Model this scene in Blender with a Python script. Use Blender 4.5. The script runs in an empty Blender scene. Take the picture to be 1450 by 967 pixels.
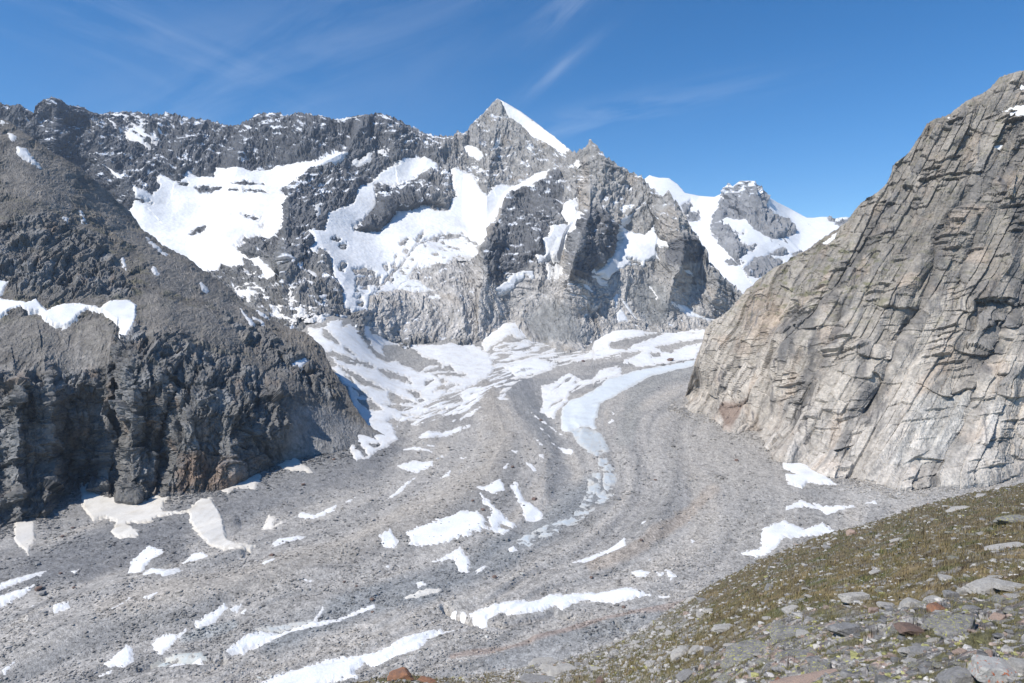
import bpy, math, random
import numpy as np
random.seed(7); rng = np.random.default_rng(11)
SC = bpy.context.scene; COL = SC.collection

# ------------------------------------------------------------------ camera model (photo pixels 1450 x 967 -> points)
F, CX, CY, HOR = 966.67, 725.0, 483.5, 425.0
AP = math.atan((CY - HOR) / F); SA, CA = math.sin(AP), math.cos(AP)
def ray(px, py):
    xc = (np.asarray(px, float) - CX) / F; yc = (CY - np.asarray(py, float)) / F
    dy = CA + yc * SA
    return xc / dy, (-SA + yc * CA) / dy
def point(px, py, Y):
    rx, rz = ray(px, py)
    return np.stack([rx * Y, np.ones_like(rx) * Y, rz * Y], -1)
def z6(x0, y0, *p): a = np.array(p, float).reshape(-1, 2); return a / 6.0417 + (x0, y0)
def z3(x0, y0, *p): a = np.array(p, float).reshape(-1, 2); return a / 3.0208 + (x0, y0)
def z4(x0, y0, *p): a = np.array(p, float).reshape(-1, 2); return a / 4.5312 + (x0, y0)
def pp(*p): return np.array(p, float).reshape(-1, 2)

# ------------------------------------------------------------------ noise
def h32(ix, iy, seed):
    h = (ix.astype(np.int64) * 374761393 + iy.astype(np.int64) * 668265263 + seed * 1442695041) & 0xffffffff
    h = ((h ^ (h >> 13)) * 1274126177) & 0xffffffff
    h = ((h ^ (h >> 16)) * 2246822519) & 0xffffffff
    return ((h ^ (h >> 15)) & 0xffffff).astype(np.float32) / np.float32(0xffffff)
def perlin(x, y, seed=0):
    x0 = np.floor(x); y0 = np.floor(y); fx = (x - x0).astype(np.float32); fy = (y - y0).astype(np.float32)
    u = fx * fx * fx * (fx * (fx * 6 - 15) + 10); v = fy * fy * fy * (fy * (fy * 6 - 15) + 10)
    def g(dx, dy):
        a = h32(x0 + dx, y0 + dy, seed) * np.float32(6.2831853)
        return np.cos(a) * (fx - dx) + np.sin(a) * (fy - dy)
    a = g(0, 0); b = g(1, 0); c = g(0, 1); d = g(1, 1)
    ab = a + u * (b - a); cd = c + u * (d - c)
    return (ab + v * (cd - ab)) * 1.5
def fbm(x, y, n=4, seed=0, gain=.5):
    s = 0; a = 1; t = 0
    for k in range(n):
        s = s + a * perlin(x * 2 ** k + 17.3 * k, y * 2 ** k - 9.1 * k, seed + k); t += a; a *= gain
    return s / t
def ridged(x, y, n=4, seed=0, gain=.5):
    s = 0; a = 1; t = 0
    for k in range(n):
        s = s + a * (1 - np.abs(perlin(x * 2 ** k + 7.7 * k, y * 2 ** k + 3.3 * k, seed + k)) * 2); t += a; a *= gain
    return s / t
def facet(x, y, seed=0, tilt=1.0):
    """cellular blocks: each cell is a flat plate with an own height and tilt -> (height, edge distance, cell random)"""
    x0 = np.floor(x); y0 = np.floor(y)
    d1 = np.full(x.shape, 9., np.float32); d2 = d1.copy(); hh = np.zeros(x.shape, np.float32); rid = hh.copy()
    for dx in (-1, 0, 1):
        for dy in (-1, 0, 1):
            cx = x0 + dx; cy = y0 + dy
            sx = cx + h32(cx, cy, seed); sy = cy + h32(cx, cy, seed + 1)
            ax = (x - sx).astype(np.float32); ay = (y - sy).astype(np.float32)
            d = ax * ax + ay * ay
            r = h32(cx, cy, seed + 2)
            hgt = (r - .5) + tilt * ((h32(cx, cy, seed + 3) - .5) * ax + (h32(cx, cy, seed + 4) - .5) * ay)
            near = d < d1
            d2 = np.where(near, d1, np.minimum(d2, d)); hh = np.where(near, hgt, hh); rid = np.where(near, r, rid)
            d1 = np.where(near, d, d1)
    return hh, np.sqrt(d2) - np.sqrt(d1), rid
def bricks(x, y, seed=0, tilt=1.0, roof=0.0):
    """straight-edged joint blocks: rows of random-width plates, each with its own height and tilt (roof: plates stick out towards their lower edge)"""
    y = y + .05 * perlin(x * .35, y * .35, seed + 9); j = np.floor(y); fy = (y - j).astype(np.float32)
    z = np.zeros_like(j); w_ = .55 + 1.0 * h32(j, z, seed); xx = x * w_ + 7.3 * h32(j, z + 1, seed) + .12 * perlin(x * .4, y * .9, seed + 5); i = np.floor(xx); fx = (xx - i).astype(np.float32)
    r = h32(i, j, seed + 2)
    h = (r - .5) + tilt * ((h32(i, j, seed + 3) - .5) * (fx - .5) + (h32(i, j, seed + 4) - .5) * (fy - .5)) + roof * (1 - fy - .5)
    return h, np.minimum(np.minimum(fx, 1 - fx), np.minimum(fy, 1 - fy)), r
def rot(x, y, deg):
    a = math.radians(deg); return x * math.cos(a) + y * math.sin(a), -x * math.sin(a) + y * math.cos(a)
def sstep(a, b, x):
    t = np.clip((x - a) / (b - a), 0, 1); return t * t * (3 - 2 * t)
def blur(a, r):
    if r < 1: return a
    for ax in (0, 1):
        w = [(r, r + 1)] + [(0, 0)] * (a.ndim - 1) if ax == 0 else [(0, 0), (r, r + 1)] + [(0, 0)] * (a.ndim - 2)
        c = np.cumsum(np.pad(a, w, mode='edge'), axis=ax, dtype=np.float64)
        n = a.shape[ax]; k = 2 * r + 1
        hi = np.take(c, np.arange(k, n + k), axis=ax); lo = np.take(c, np.arange(0, n), axis=ax)
        a = (hi - lo) / k
    return a
# ------------------------------------------------------------------ 2-D helpers in photo space
class TPS:
    def __init__(s, pts, vals, reg=0.0):
        s.p = np.array(pts, float) / 500.0; n = len(s.p)
        K = s.k(np.linalg.norm(s.p[:, None] - s.p[None], axis=-1)) + reg * np.eye(n)
        Pm = np.hstack([np.ones((n, 1)), s.p]); A = np.zeros((n + 3, n + 3))
        A[:n, :n] = K; A[:n, n:] = Pm; A[n:, :n] = Pm.T
        s.c = np.linalg.lstsq(A, np.concatenate([np.array(vals, float), np.zeros(3)]), rcond=None)[0]
    @staticmethod
    def k(r): return np.where(r > 1e-9, r * r * np.log(np.maximum(r, 1e-9)), 0.)
    def __call__(s, px, py):
        x = np.asarray(px, float) / 500; y = np.asarray(py, float) / 500; n = len(s.p)
        out = s.c[n] + s.c[n + 1] * x + s.c[n + 2] * y
        for i in range(n):
            r2 = (x - s.p[i, 0]) ** 2 + (y - s.p[i, 1]) ** 2
            out = out + s.c[i] * .5 * r2 * np.log(np.maximum(r2, 1e-18))
        return out
def poly_sd(poly, px, py):
    """signed distance in pixels, positive inside"""
    px = px.astype(np.float32); py = py.astype(np.float32)
    d = np.full(px.shape, 1e9, np.float32); ins = np.zeros(px.shape, bool); n = len(poly)
    for i in range(n):
        ax, ay = poly[i]; bx, by = poly[(i + 1) % n]; ex, ey = bx - ax, by - ay
        L = ex * ex + ey * ey + 1e-9
        t = np.clip(((px - ax) * ex + (py - ay) * ey) / L, 0, 1)
        d = np.minimum(d, (px - ax - t * ex) ** 2 + (py - ay - t * ey) ** 2)
        if ay != by:
            ins ^= ((ay > py) != (by > py)) & (px < ex * (py - ay) / ey + ax)
    return np.where(ins, 1, -1) * np.sqrt(d)
def line_sd(pts, px, py):
    """(distance, side: + to the right of travel as seen on the photo, t along)"""
    d = np.full(px.shape, 1e9, np.float32); side = np.zeros(px.shape, np.float32); tt = side.copy(); n = len(pts) - 1
    for i in range(n):
        ax, ay = pts[i]; bx, by = pts[i + 1]; ex, ey = bx - ax, by - ay; L = ex * ex + ey * ey + 1e-9
        t = np.clip(((px - ax) * ex + (py - ay) * ey) / L, 0, 1)
        q = (px - ax - t * ex) ** 2 + (py - ay - t * ey) ** 2
        m = q < d
        cr = ex * (py - ay) - ey * (px - ax)
        d = np.where(m, q, d); side = np.where(m, np.sign(cr), side); tt = np.where(m, (i + t) / n, tt)
    return np.sqrt(d), side, tt
# ------------------------------------------------------------------ meshes
def mesh_np(name, V, Q, mat, attrs=None, smooth=True, tri=False):
    me = bpy.data.meshes.new(name); k = 3 if tri else 4
    me.vertices.add(len(V)); me.vertices.foreach_set('co', np.ascontiguousarray(V, np.float32).ravel())
    me.loops.add(len(Q) * k); me.loops.foreach_set('vertex_index', np.ascontiguousarray(Q, np.int32).ravel())
    me.polygons.add(len(Q)); me.polygons.foreach_set('loop_start', np.arange(0, len(Q) * k, k, dtype=np.int32))
    me.polygons.foreach_set('use_smooth', np.full(len(Q), smooth))
    me.update(calc_edges=True)
    for a, v in (attrs or {}).items():
        if v.ndim == 2:
            at = me.attributes.new(a, 'FLOAT_COLOR', 'POINT')
            c = np.ones((len(V), 4), np.float32); c[:, :3] = v; at.data.foreach_set('color', c.ravel())
        else:
            at = me.attributes.new(a, 'FLOAT', 'POINT'); at.data.foreach_set('value', v.astype(np.float32))
    me.materials.append(mat)
    return me
def link(name, me, label, cat, group=None, kind=None, parent=None):
    o = bpy.data.objects.new(name, me); COL.objects.link(o)
    if parent is not None: o.parent = parent
    if label: o['label'] = label
    if cat: o['category'] = cat
    if group: o['group'] = group
    if kind: o['kind'] = kind
    return o
def quads(nr, nc, keep=None):
    i = np.arange(nr * nc).reshape(nr, nc)
    q = np.stack([i[:-1, :-1], i[1:, :-1], i[1:, 1:], i[:-1, 1:]], -1)
    return q[keep] if keep is not None else q.reshape(-1, 4)
def compact(V, Q, *cols):
    u, inv = np.unique(Q, return_inverse=True)
    return (V[u], inv.reshape(Q.shape)) + tuple(c[u] for c in cols)
# ------------------------------------------------------------------ materials
def nt(name):
    m = bpy.data.materials.new(name); m.use_nodes = True; t = m.node_tree; t.nodes.clear()
    out = t.nodes.new('ShaderNodeOutputMaterial'); b = t.nodes.new('ShaderNodeBsdfPrincipled')
    t.links.new(b.outputs[0], out.inputs[0]); return m, t, b
def node(t, typ, ins=None, **kw):
    n = t.nodes.new(typ)
    for k, v in kw.items(): setattr(n, k, v)
    for k, v in (ins or {}).items():
        if isinstance(v, bpy.types.NodeSocket): t.links.new(v, n.inputs[k])
        else: n.inputs[k].default_value = v
    return n
def surf_mat(name, scale, bump, var=.35, rough=.9, spec=.2, bd=1.0, attr='col'):
    """albedo from the per-vertex rock colour, broken up by two octaves of noise, plus fine bump; scale in 1/m"""
    m, t, b = nt(name)
    at = node(t, 'ShaderNodeAttribute', attribute_name=attr)
    tc = node(t, 'ShaderNodeTexCoord')
    n1 = node(t, 'ShaderNodeTexNoise', {'Vector': tc.outputs['Object'], 'Scale': scale, 'Detail': 5., 'Roughness': .65})
    n2 = node(t, 'ShaderNodeTexVoronoi', {'Vector': tc.outputs['Object'], 'Scale': scale * 1.7})
    mr = node(t, 'ShaderNodeMapRange', {'Value': n1.outputs['Fac'], 'From Min': .3, 'From Max': .7, 'To Min': 1 - var, 'To Max': 1 + var})
    mx = node(t, 'ShaderNodeVectorMath', {0: at.outputs['Color'], 1: mr.outputs[0]}, operation='MULTIPLY')
    t.links.new(mx.outputs[0], b.inputs['Base Color'])
    ad = node(t, 'ShaderNodeMath', {0: n1.outputs['Fac'], 1: n2.outputs['Distance']}, operation='ADD')
    bp = node(t, 'ShaderNodeBump', {'Height': ad.outputs[0], 'Strength': bump, 'Distance': bd})
    t.links.new(bp.outputs[0], b.inputs['Normal'])
    b.inputs['Roughness'].default_value = rough; b.inputs['Specular IOR Level'].default_value = spec
    return m
M_ROCKFAR = surf_mat('range_rock', .05, .5, .25, bd=6.)
M_ROCK = surf_mat('cliff_rock', .16, .55, .28, bd=2.5)
M_DARK = surf_mat('dark_rock', .16, .42, .3, bd=2.5)
M_MORAINE = surf_mat('moraine_gravel', .5, .5, .4, bd=.8)
M_SNOWFAR = surf_mat('range_snow', .03, .3, .06, .6, .25, bd=6.)
M_SNOW = surf_mat('valley_snow', .4, .35, .07, .6, .25, bd=.5)
M_GROUND = surf_mat('alpine_turf', 5., .8, .45, bd=.06)
M_STONES = surf_mat('moraine_stones', .6, .4, .25, bd=.3)

# ------------------------------------------------------------------ landforms
class Land: pass
def land(xa, xb, step, rows, top, bot, ctrl=None, wfun=None, ridges=(), bulges=(), back=10, bstep=(30., -25.), jag=0, jagm=((0, 1), (1, 1)), foot=None):
    L = Land()
    px = np.arange(xa, xb + .1, step); nc = len(px)
    yt = np.interp(px, top[:, 0], top[:, 1]); yb = np.interp(px, bot[:, 0], bot[:, 1])
    if jag: yt = yt + jag * (np.abs(perlin(px / 7., px * 0 + 3.3, 51)) * -1.6 + perlin(px / 2.6, px * 0 + 1.7, 52) * .7 + .3) * np.interp(px, *jagm)
    v = np.linspace(0, 1, rows)[:, None]
    PX = np.broadcast_to(px, (rows, nc)).copy(); PY = yt + (yb - yt) * v
    if wfun is None:
        c = np.array(ctrl, float); tps = TPS(c[:, :2], 1.0 / c[:, 2] * 1000)
        L.w = lambda x, y: tps(x, y) / 1000
    else: L.w = wfun
    Y = 1.0 / np.maximum(L.w(PX, PY), 1e-5)
    if foot is not None:
        fy_ = np.interp(px, foot[:, 0], foot[:, 1]); Yf = 1.0 / np.maximum(L.w(px, fy_), 1e-5); Y = np.where(PY > fy_, np.maximum(Y, Yf), Y)
    Y0 = Y.copy()
    for pts, wl, wr, amp in ridges:
        d, side, tt = line_sd(pts, PX, PY)
        w = np.where(side > 0, wr, wl)
        Y = Y - amp * np.clip(1 - d / w, 0, 1) ** 1.2 * np.interp(tt, [0, .12, .62, 1], [.6, 1, 1, .3])
    for poly, w, amp in bulges:
        Y = Y - amp * sstep(-w * .3, w, poly_sd(poly, PX, PY))
    B = point(PX, PY, Y); B0 = point(PX, PY, Y0)
    if back:
        k = np.arange(back, 0, -1)[:, None, None] ** 1.5
        B0 = np.concatenate([B0[0][None] + k * np.array([0, bstep[0], bstep[1]]), B0])
        ext = B[0][None] + k * np.array([0, bstep[0], bstep[1]])
        B = np.concatenate([ext, B]); PX = np.concatenate([np.repeat(PX[:1], back, 0), PX]); PY = np.concatenate([np.repeat(PY[:1], back, 0), PY])
    L.PX, L.PY, L.B, L.back, L.B0 = PX, PY, B, back, B0
    Bs = blur(B, 3)
    gu = np.gradient(Bs, axis=1); gv = np.gradient(Bs, axis=0)
    N = np.cross(gu, gv); N /= np.linalg.norm(N, axis=-1, keepdims=True) + 1e-9
    s = np.sign((N * (-B + np.array([0, 0, 2000.0]))).sum(-1, keepdims=True)); N = N * np.where(s == 0, 1, s)
    N = blur(N, 4); N /= np.linalg.norm(N, axis=-1, keepdims=True) + 1e-9
    L.N = N; L.damp = np.zeros(PX.shape); L.snows = []
    return L
def add_snow(L, polys, name, label, T, holes=(), cover=1.0, edge=2.5, en=2.0, tint=(.78, .79, .80), cat='snow', group=None, mat=None, kind=None, stripe=None, nz=.25, dirt=.0):
    """register a snow sheet on a landform; polys/holes in photo pixels"""
    if isinstance(polys, np.ndarray): polys = [polys]
    T = T * .5
    allp = np.concatenate(polys); pad = 8 + en * 2
    m = (L.PX > allp[:, 0].min() - pad) & (L.PX < allp[:, 0].max() + pad) & (L.PY > allp[:, 1].min() - pad) & (L.PY < allp[:, 1].max() + pad)
    r = np.where(m.any(1))[0]; c = np.where(m.any(0))[0]
    if len(r) < 2: return
    sl = (slice(r[0], r[-1] + 1), slice(c[0], c[-1] + 1))
    x, y = L.PX[sl], L.PY[sl]
    sd = np.full(x.shape, -1e9, np.float32)
    for p in polys: sd = np.maximum(sd, poly_sd(p, x, y))
    for h in holes: sd = np.minimum(sd, -poly_sd(h, x, y))
    sd = sd + en * (fbm(x / 9., y / 6., 4, 91 + len(L.snows), .6) * 1.3)
    sd = sd + .55 * en * perlin(x / 5.5, y / 2.2, 17 + len(L.snows)) - np.clip(5.5 - sd, 0, 5.5) * .45 * sstep(.3, .6, perlin(x / 4.6, y / 2.6, 29)) * min(en / 2., 1.2)
    if cover < 1:
        if stripe is None: q = fbm(x / 16., y / 7., 4, 55, .6)
        else:
            c_, s_ = math.cos(stripe[0]), math.sin(stripe[0])
            q = fbm((x * c_ + y * s_) / stripe[1], (-x * s_ + y * c_) / stripe[2], 4, 57, .6)
        sd = np.minimum(sd, (q * 14 + (cover - .5) * 18))
    L.damp[sl] = np.maximum(L.damp[sl], sstep(-2.5, 2.5, sd))
    L.snows.append(dict(sl=sl, sd=sd, name=name, label=label, T=T, edge=edge, tint=tint, cat=cat, group=group, mat=mat, kind=kind, nz=nz, dirt=dirt))
def flush_snow(L, mat, big, extra=None):
    for k, s in enumerate(L.snows):
        sl = s['sl']; B = L.B[sl]; sd = s['sd']
        n = L.N[sl]
        S, Tt = L.S[sl], L.T[sl]
        ed = s['edge'] * (1 + 1.2 * sstep(700, 950, L.PY[sl]) * (L is VAL)); h = s['T'] * np.clip(sd / ed, -1, 1)
        h = h + np.where(sd > 0, 1, .3) * s['nz'] * s['T'] * fbm(S / big, Tt / big, 3, 31) + (L.low[sl] if extra is None else extra[sl])
        P = B + n * h[..., None]
        mx = np.maximum(np.maximum(sd[:-1, :-1], sd[1:, :-1]), np.maximum(sd[:-1, 1:], sd[1:, 1:]))
        keep = mx > -s['edge'] * .8
        if not keep.any(): continue
        tint = np.array(s['tint']); nr, nc = sd.shape
        dn = sstep(-.2, .5, fbm(S / (big * .6), Tt / (big * .6), 4, 77, .6))
        st_ = sstep(0, .5, fbm(S / (big * .08), Tt / (big * .5), 3, 78)); d = np.clip(s['dirt'] * (.25 + 1.1 * dn + .9 * st_) + s.get('edged', .6) * (1 - sstep(0, 4, sd)) * .6, 0, 1)[..., None]
        colr = tint * (1 - d) + np.array([.55, .5, .42]) * d
        colr = colr * (1 - .10 * sstep(0, .5, fbm(S / (big * .5), Tt / (big * .5), 4, 79)))[..., None] * (1 + .06 * fbm(S / (big * .15), Tt / (big * .15), 2, 5))[..., None]
        V, Q, cc = compact(P.reshape(-1, 3), quads(nr, nc, keep), colr.reshape(-1, 3))
        link(s['name'], mesh_np(s['name'], V, Q, s['mat'] or mat, {'col': cc}), s['label'], s['cat'], s['group'], s['kind'])
def mixc(c, col, m):
    m = np.clip(m, 0, 1)[..., None]; return c * (1 - m) + np.array(col) * m
def tan_of(py): return (py - HOR) / F
def vplane(py): return 315.0 / (tan_of(py) + .0265)
exec_parts = []

# ================================================================== VALLEY FLOOR
split = pp(-400, 480, 380, 480, 415, 475, 440, 457, 470, 450, 500, 455, 523, 466, 546, 483, 579, 486, 629, 483, 665, 486, 685, 476, 712, 459, 735, 453, 755, 476, 778, 489, 811, 496, 838, 486,
           844, 466, 871, 466, 904, 463, 944, 466, 960, 469, 1010, 455, 1060, 450, 1600, 450)
splitY = {(415, 475): 2150, (440, 457): 2250, (470, 450): 2330, (523, 466): 2480, (546, 483): 2560, (579, 486): 2680, (629, 483): 2760, (665, 486): 2800, (712, 459): 3000, (735, 453): 3080, (755, 476): 2960,
          (778, 489): 2880, (811, 496): 2830, (838, 486): 2960, (871, 466): 3150, (904, 463): 3220, (960, 469): 3250, (1010, 455): 3400}
vctrl = [(x, y, Y) for (x, y), Y in splitY.items()]
for x in (-300, 0, 300, 600, 900, 1200):
    for y in (1100, 967, 850, 750): vctrl.append((x, y, vplane(y)))
for x, y in ((500, 690), (650, 690), (800, 690), (1000, 690), (1200, 680), (600, 620), (720, 620), (850, 620), (960, 600), (700, 560), (850, 560)): vctrl.append((x, y, vplane(y)))
vctrl += [(480, 500, 2000), (520, 540, 1830), (545, 590, 1560), (600, 530, 2150), (640, 510, 2430), (720, 520, 2420), (800, 525, 2380), (900, 520, 2450), (980, 512, 2560), (1150, 500, 2700), (1300, 500, 2700),
          (0, 700, 1000), (200, 690, 1045), (350, 660, 1160), (-300, 700, 1000)]
VAL = land(-330, 1480, 1.15, 560, split - (0, 3), pp(-400, 1060, 1600, 1060), vctrl, back=0)
PX, PY = VAL.PX, VAL.PY; B = VAL.B
VAL.N = np.zeros_like(B); VAL.N[..., 2] = 1
VAL.S, VAL.T = B[..., 0], B[..., 1]
S, T = VAL.S, VAL.T
flow = [(pp(548, 616, 470, 652, 400, 685, 250, 762, 100, 815, 0, 850), 0), (pp(610, 590, 580, 650, 440, 735, 250, 820, 0, 915), 1), (pp(700, 570, 718, 620, 690, 680, 600, 735, 430, 800, 200, 885, 0, 967), 2),
        (pp(735, 545, 785, 640, 765, 720, 680, 790, 520, 850, 300, 930), 3), (pp(985, 512, 900, 535, 830, 580, 852, 660, 842, 700, 770, 760, 640, 828, 480, 893, 330, 945), 4),
        (pp(985, 530, 890, 585, 900, 660, 870, 730, 780, 792, 640, 855, 450, 930), 5), (pp(962, 592, 945, 640, 950, 700, 900, 775, 760, 825, 600, 905, 480, 967), 6), (pp(1000, 592, 1060, 680, 1010, 795, 900, 850, 700, 910, 560, 965), 7), (pp(1150, 690, 1150, 760, 1080, 850, 900, 940), 8.3)]
fp, fv = [], []
for pts, val in flow:
    for q in pts: fp.append(q); fv.append(val)
psi = TPS(fp, fv, reg=.004)(PX, PY)
vis = sstep(500, 600, PY)
# relief: flow ridges, hummocks, rubble
low = 4.5 * perlin(psi * 1.1 + .5 * fbm(S / 200, T / 200, 2, 7), PY / 240., 3) * vis + 1.2 * perlin(psi * 3.6 + .8 * fbm(S / 150, T / 150, 2, 6), PY / 160., 4) * vis + 5 * fbm(S / 160, T / 160, 3, 8) + 2.6 * (ridged(psi * 1.2 + .5 * fbm(S / 180, T / 180, 3, 5), PY / 200., 2, 10) - .6) * vis * (1 - .6 * sstep(880, 960, PX))
for pts, wl, wr, amp in ((pp(700, 575, 716, 620, 690, 680, 600, 732, 480, 785, 330, 832, 150, 880, 0, 930), 40, 36, 9), (pp(735, 545, 780, 630, 770, 700), 14, 18, 3), (pp(955, 640, 960, 700, 915, 765, 840, 800, 700, 850), 20, 26, 3.5),
                         (pp(1080, 820, 980, 845, 860, 885, 760, 905), 10, 14, 3.5), (pp(40, 880, 130, 850, 240, 815, 340, 785), 10, 8, 5), (pp(200, 800, 260, 770, 330, 740), 12, 12, 5)):
    d, sd_, tt = line_sd(pts, PX, PY); low = low + amp * np.clip(1 - d / np.where(sd_ > 0, wr, wl), 0, 1)
# melt channels cut under the two long snow strips
for pts, w, dep in ((z3(480, 647, 450, 640, 560, 690, 700, 715, 800, 690, 920, 650, 1000, 665), 4, 7), (z3(480, 647, 1180, 710, 1250, 750, 1340, 715), 1.6, 5), (z3(480, 647, 1060, 765, 1140, 752), 1.4, 3), (z3(0, 647, 600, 900, 700, 855, 860, 870, 950, 850), 4, 6)):
    d, sd_, tt = line_sd(pts, PX, PY); low = low - dep * np.exp(-(d / w) ** 2)
VAL.low = low
grit = fbm(S / 40., T / 40., 2, 12, .5) * .7 + fbm(S / 6., T / 6., 2, 21) * .22 - .15
grit = grit * (1 - .45 * sstep(560, 480, PY))
# colours of the debris
c = np.zeros(PX.shape + (3,)); c[:] = (.375, .355, .328)
bn = fbm(psi * 2.2, T / 700., 4, 40, .6)
c = mixc(c, (.25, .243, .232), sstep(-.1, .35, bn) * .9); c = mixc(c, (.40, .368, .325), sstep(.05, .4, -bn) * .7)
def band(pts, w, col, k):
    global c
    d, _, _ = line_sd(pts, PX, PY); d = d + fbm(S / 60, T / 60, 3, 44) * w * .5
    c = mixc(c, col, k * sstep(w, w * .3, d))
band(pp(690, 560, 712, 620, 690, 675, 600, 728, 480, 785, 330, 828, 150, 872), 26, (.38, .345, .30), .6)
band(pp(1010, 690, 960, 740, 900, 780, 840, 800), 12, (.37, .3, .235), .5)
band(pp(730, 535, 790, 640, 790, 690), 26, (.21, .215, .218), .7)
band(pp(850, 540, 720, 550), 20, (.23, .232, .235), .6)
band(pp(1000, 520, 940, 530, 900, 560, 885, 620), 18, (.27, .27, .255), .6)
band(pp(840, 690, 760, 750, 660, 810, 540, 850, 380, 905), 30, (.225, .235, .24), .8)
band(pp(930, 860, 830, 900, 700, 945), 24, (.27, .27, .265), .7)
band(pp(1060, 835, 960, 858, 860, 872, 740, 910, 640, 930), 7, (.30, .225, .185), .6)
band(pp(540, 640, 400, 690, 250, 745, 60, 800), 46, (.2, .2, .2), .85)
band(pp(0, 800, 130, 790, 240, 770), 40, (.17, .17, .172), .6)
band(pp(260, 900, 330, 880), 9, (.3, .33, .34), .5)
band(pp(0, 700, 180, 720, 300, 710), 45, (.21, .205, .2), .5)
for (x, y, rx, ry, col, k) in ((1080, 640, 150, 70, (.36, .335, .3), .8), (1250, 700, 90, 18, (.4, .38, .35), .9), (1100, 760, 110, 60, (.34, .32, .29), .5), (560, 480, 160, 60, (.27, .265, .25), .5), (480, 620, 70, 26, (.2, .2, .198), .7)):
    c = mixc(c, col, k * sstep(1.2, .4, np.hypot((PX - x) / rx, (PY - y) / ry) + .25 * fbm(S / 50, T / 50, 3, 9)))
sp = facet(S / 4.5, T / 4.5, 61)[2]; sp2 = facet(S / 1.9, T / 1.9, 62)[2]
c = c * (1 + .36 * (sp - .5) + .4 * (sp2 - .5) + .22 * fbm(S / 14, T / 14, 3, 65))[..., None]
VAL.c = c

# ---- valley snow
WH = (.78, .79, .80); CREAM = (.69, .655, .60); ICE = (.50, .55, .58)
def vs(poly, label=None, T=1.6, **k):
    k.setdefault('en', 2.0); k.setdefault('edge', 2.2)
    add_snow(VAL, poly, k.pop('name', 'snow_patch'), label or 'small white snow remnant lying on the grey moraine rubble', T, cat=k.pop('cat', 'snow patch'), group=k.pop('group', None if label else 'small snow remnants on the moraine'), **k)
o = (420, 440)
bowl = np.concatenate([z6(420, 440, 95, 140, 170, 150, 240, 140, 290, 80, 400, 70, 390, 140, 460, 110, 520, 150, 620, 105, 640, 190, 720, 215, 830, 265, 920, 255, 1000, 280, 1200, 295, 1330, 270, 1450, 265),
    pp(668, 486, 690, 497, 702, 520, 690, 535, 664, 547, 655, 556, 645, 566), z6(420, 440, 1450, 770, 1200, 885, 1000, 935, 820, 930, 770, 960), pp(556, 600, 558, 606, 560, 614, 564, 623, 546, 633, 523, 646, 503, 653, 495, 636, 506, 603, 508, 590, 498, 572, 495, 560),
    z6(420, 440, 440, 660, 380, 600, 290, 490, 350, 480, 300, 400, 220, 350, 160, 300, 100, 210)])
H = [z6(420, 440, *q) for q in (
    (540,195,600,220,630,270,640,300,720,380,760,390,740,330,760,300,870,290,1000,340,1100,400,1190,420,1260,460,1100,475,1085,500,1050,525,930,470,850,420,780,440,690,400,640,340,580,260),
    (215,160,250,160,360,260,380,300,320,270,230,210),(220,345,300,340,420,390,560,440,680,490,640,497,540,455,430,412,300,385),(330,400,420,405,540,470,420,445),
    (360,480,500,540,620,610,760,690,700,675,560,630,500,580,420,530),(700,500,850,545,940,565,985,615,900,592,750,562),(780,685,860,725,980,780,1040,797,940,785,810,785),
    (950,685,1040,690,1060,740,1100,770,1200,760,1300,690,1450,680,1450,760,1300,790,1160,830,1090,820,1030,750),(740,815,880,800,1030,830,900,855),(470,650,560,690,630,750,540,720),
    (520,760,640,780,735,865,620,855,550,800),(905,895,1050,905,1150,850,1280,825,1130,890,1040,922),(1080,530,1160,490,1320,475,1350,510,1200,515),(1170,545,1300,528,1450,545,1450,560,1300,556),
    (1180,690,1240,630,1400,622,1300,662),(1210,570,1300,590,1240,612),(410,308,450,335,500,385,430,352),(1100,600,1170,590,1110,630),(450,560,490,610,420,560))]
H += [z6(440, 560, *q) for q in ((340,390,420,430,500,520,470,520,400,470),(490,425,600,420,560,450),(440,330,520,370,560,390,470,360))]
vs(bowl, 'broad striped snowfield in the bowl between the dark left mountain and the rock step', 3.0, holes=H, name='snowfield', cat='snowfield', en=2.6, dirt=.25)
vs([z6(640, 440, 270, 190, 420, 110, 560, 90, 590, 140, 680, 230, 560, 240, 520, 210, 480, 215, 400, 270, 350, 300, 290, 360, 250, 290)], 'snow fan climbing into the corner beside the central rock step', 4, name='snow_fan', cat='snow fan', dirt=.35)
vs([z6(640, 440, 290, 370, 400, 280, 560, 245, 720, 240, 900, 300, 1000, 300, 1100, 290, 1200, 290, 1330, 330, 1450, 360, 1450, 400, 1150, 430, 920, 470, 760, 540, 600, 600, 520, 640, 460, 740, 500, 790, 390, 760, 430, 680, 440, 600, 540, 560, 440, 470, 330, 480)],
   'streaky old snow below the grey scree cone at the valley head', 3, cover=.55, stripe=(-.12, 30, 4), name='snowfield', cat='snowfield', dirt=.25)
vs([z6(640, 440, 440, 480, 700, 400, 900, 450, 760, 530, 560, 570)], 'clean white snow tongue between two grey moraine bands at the valley head', 3, en=2.5)
vs([z6(640, 440, 70, 700, 230, 640, 430, 650, 250, 700, 230, 780, 50, 900, 10, 960, 0, 860, 100, 770)], 'comb of thin snow strips beside the brown medial moraine', 2.4, cover=.6, stripe=(-.35, 30, 4))
vs([pp(575, 572, 640, 540, 695, 508, 735, 520, 700, 560, 650, 580, 600, 600, 560, 608)], 'thin curved snow streaks where the bowl meets the brown medial moraine', 2.2, cover=.45, stripe=(-.36, 34, 3.2), en=2.4)
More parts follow.
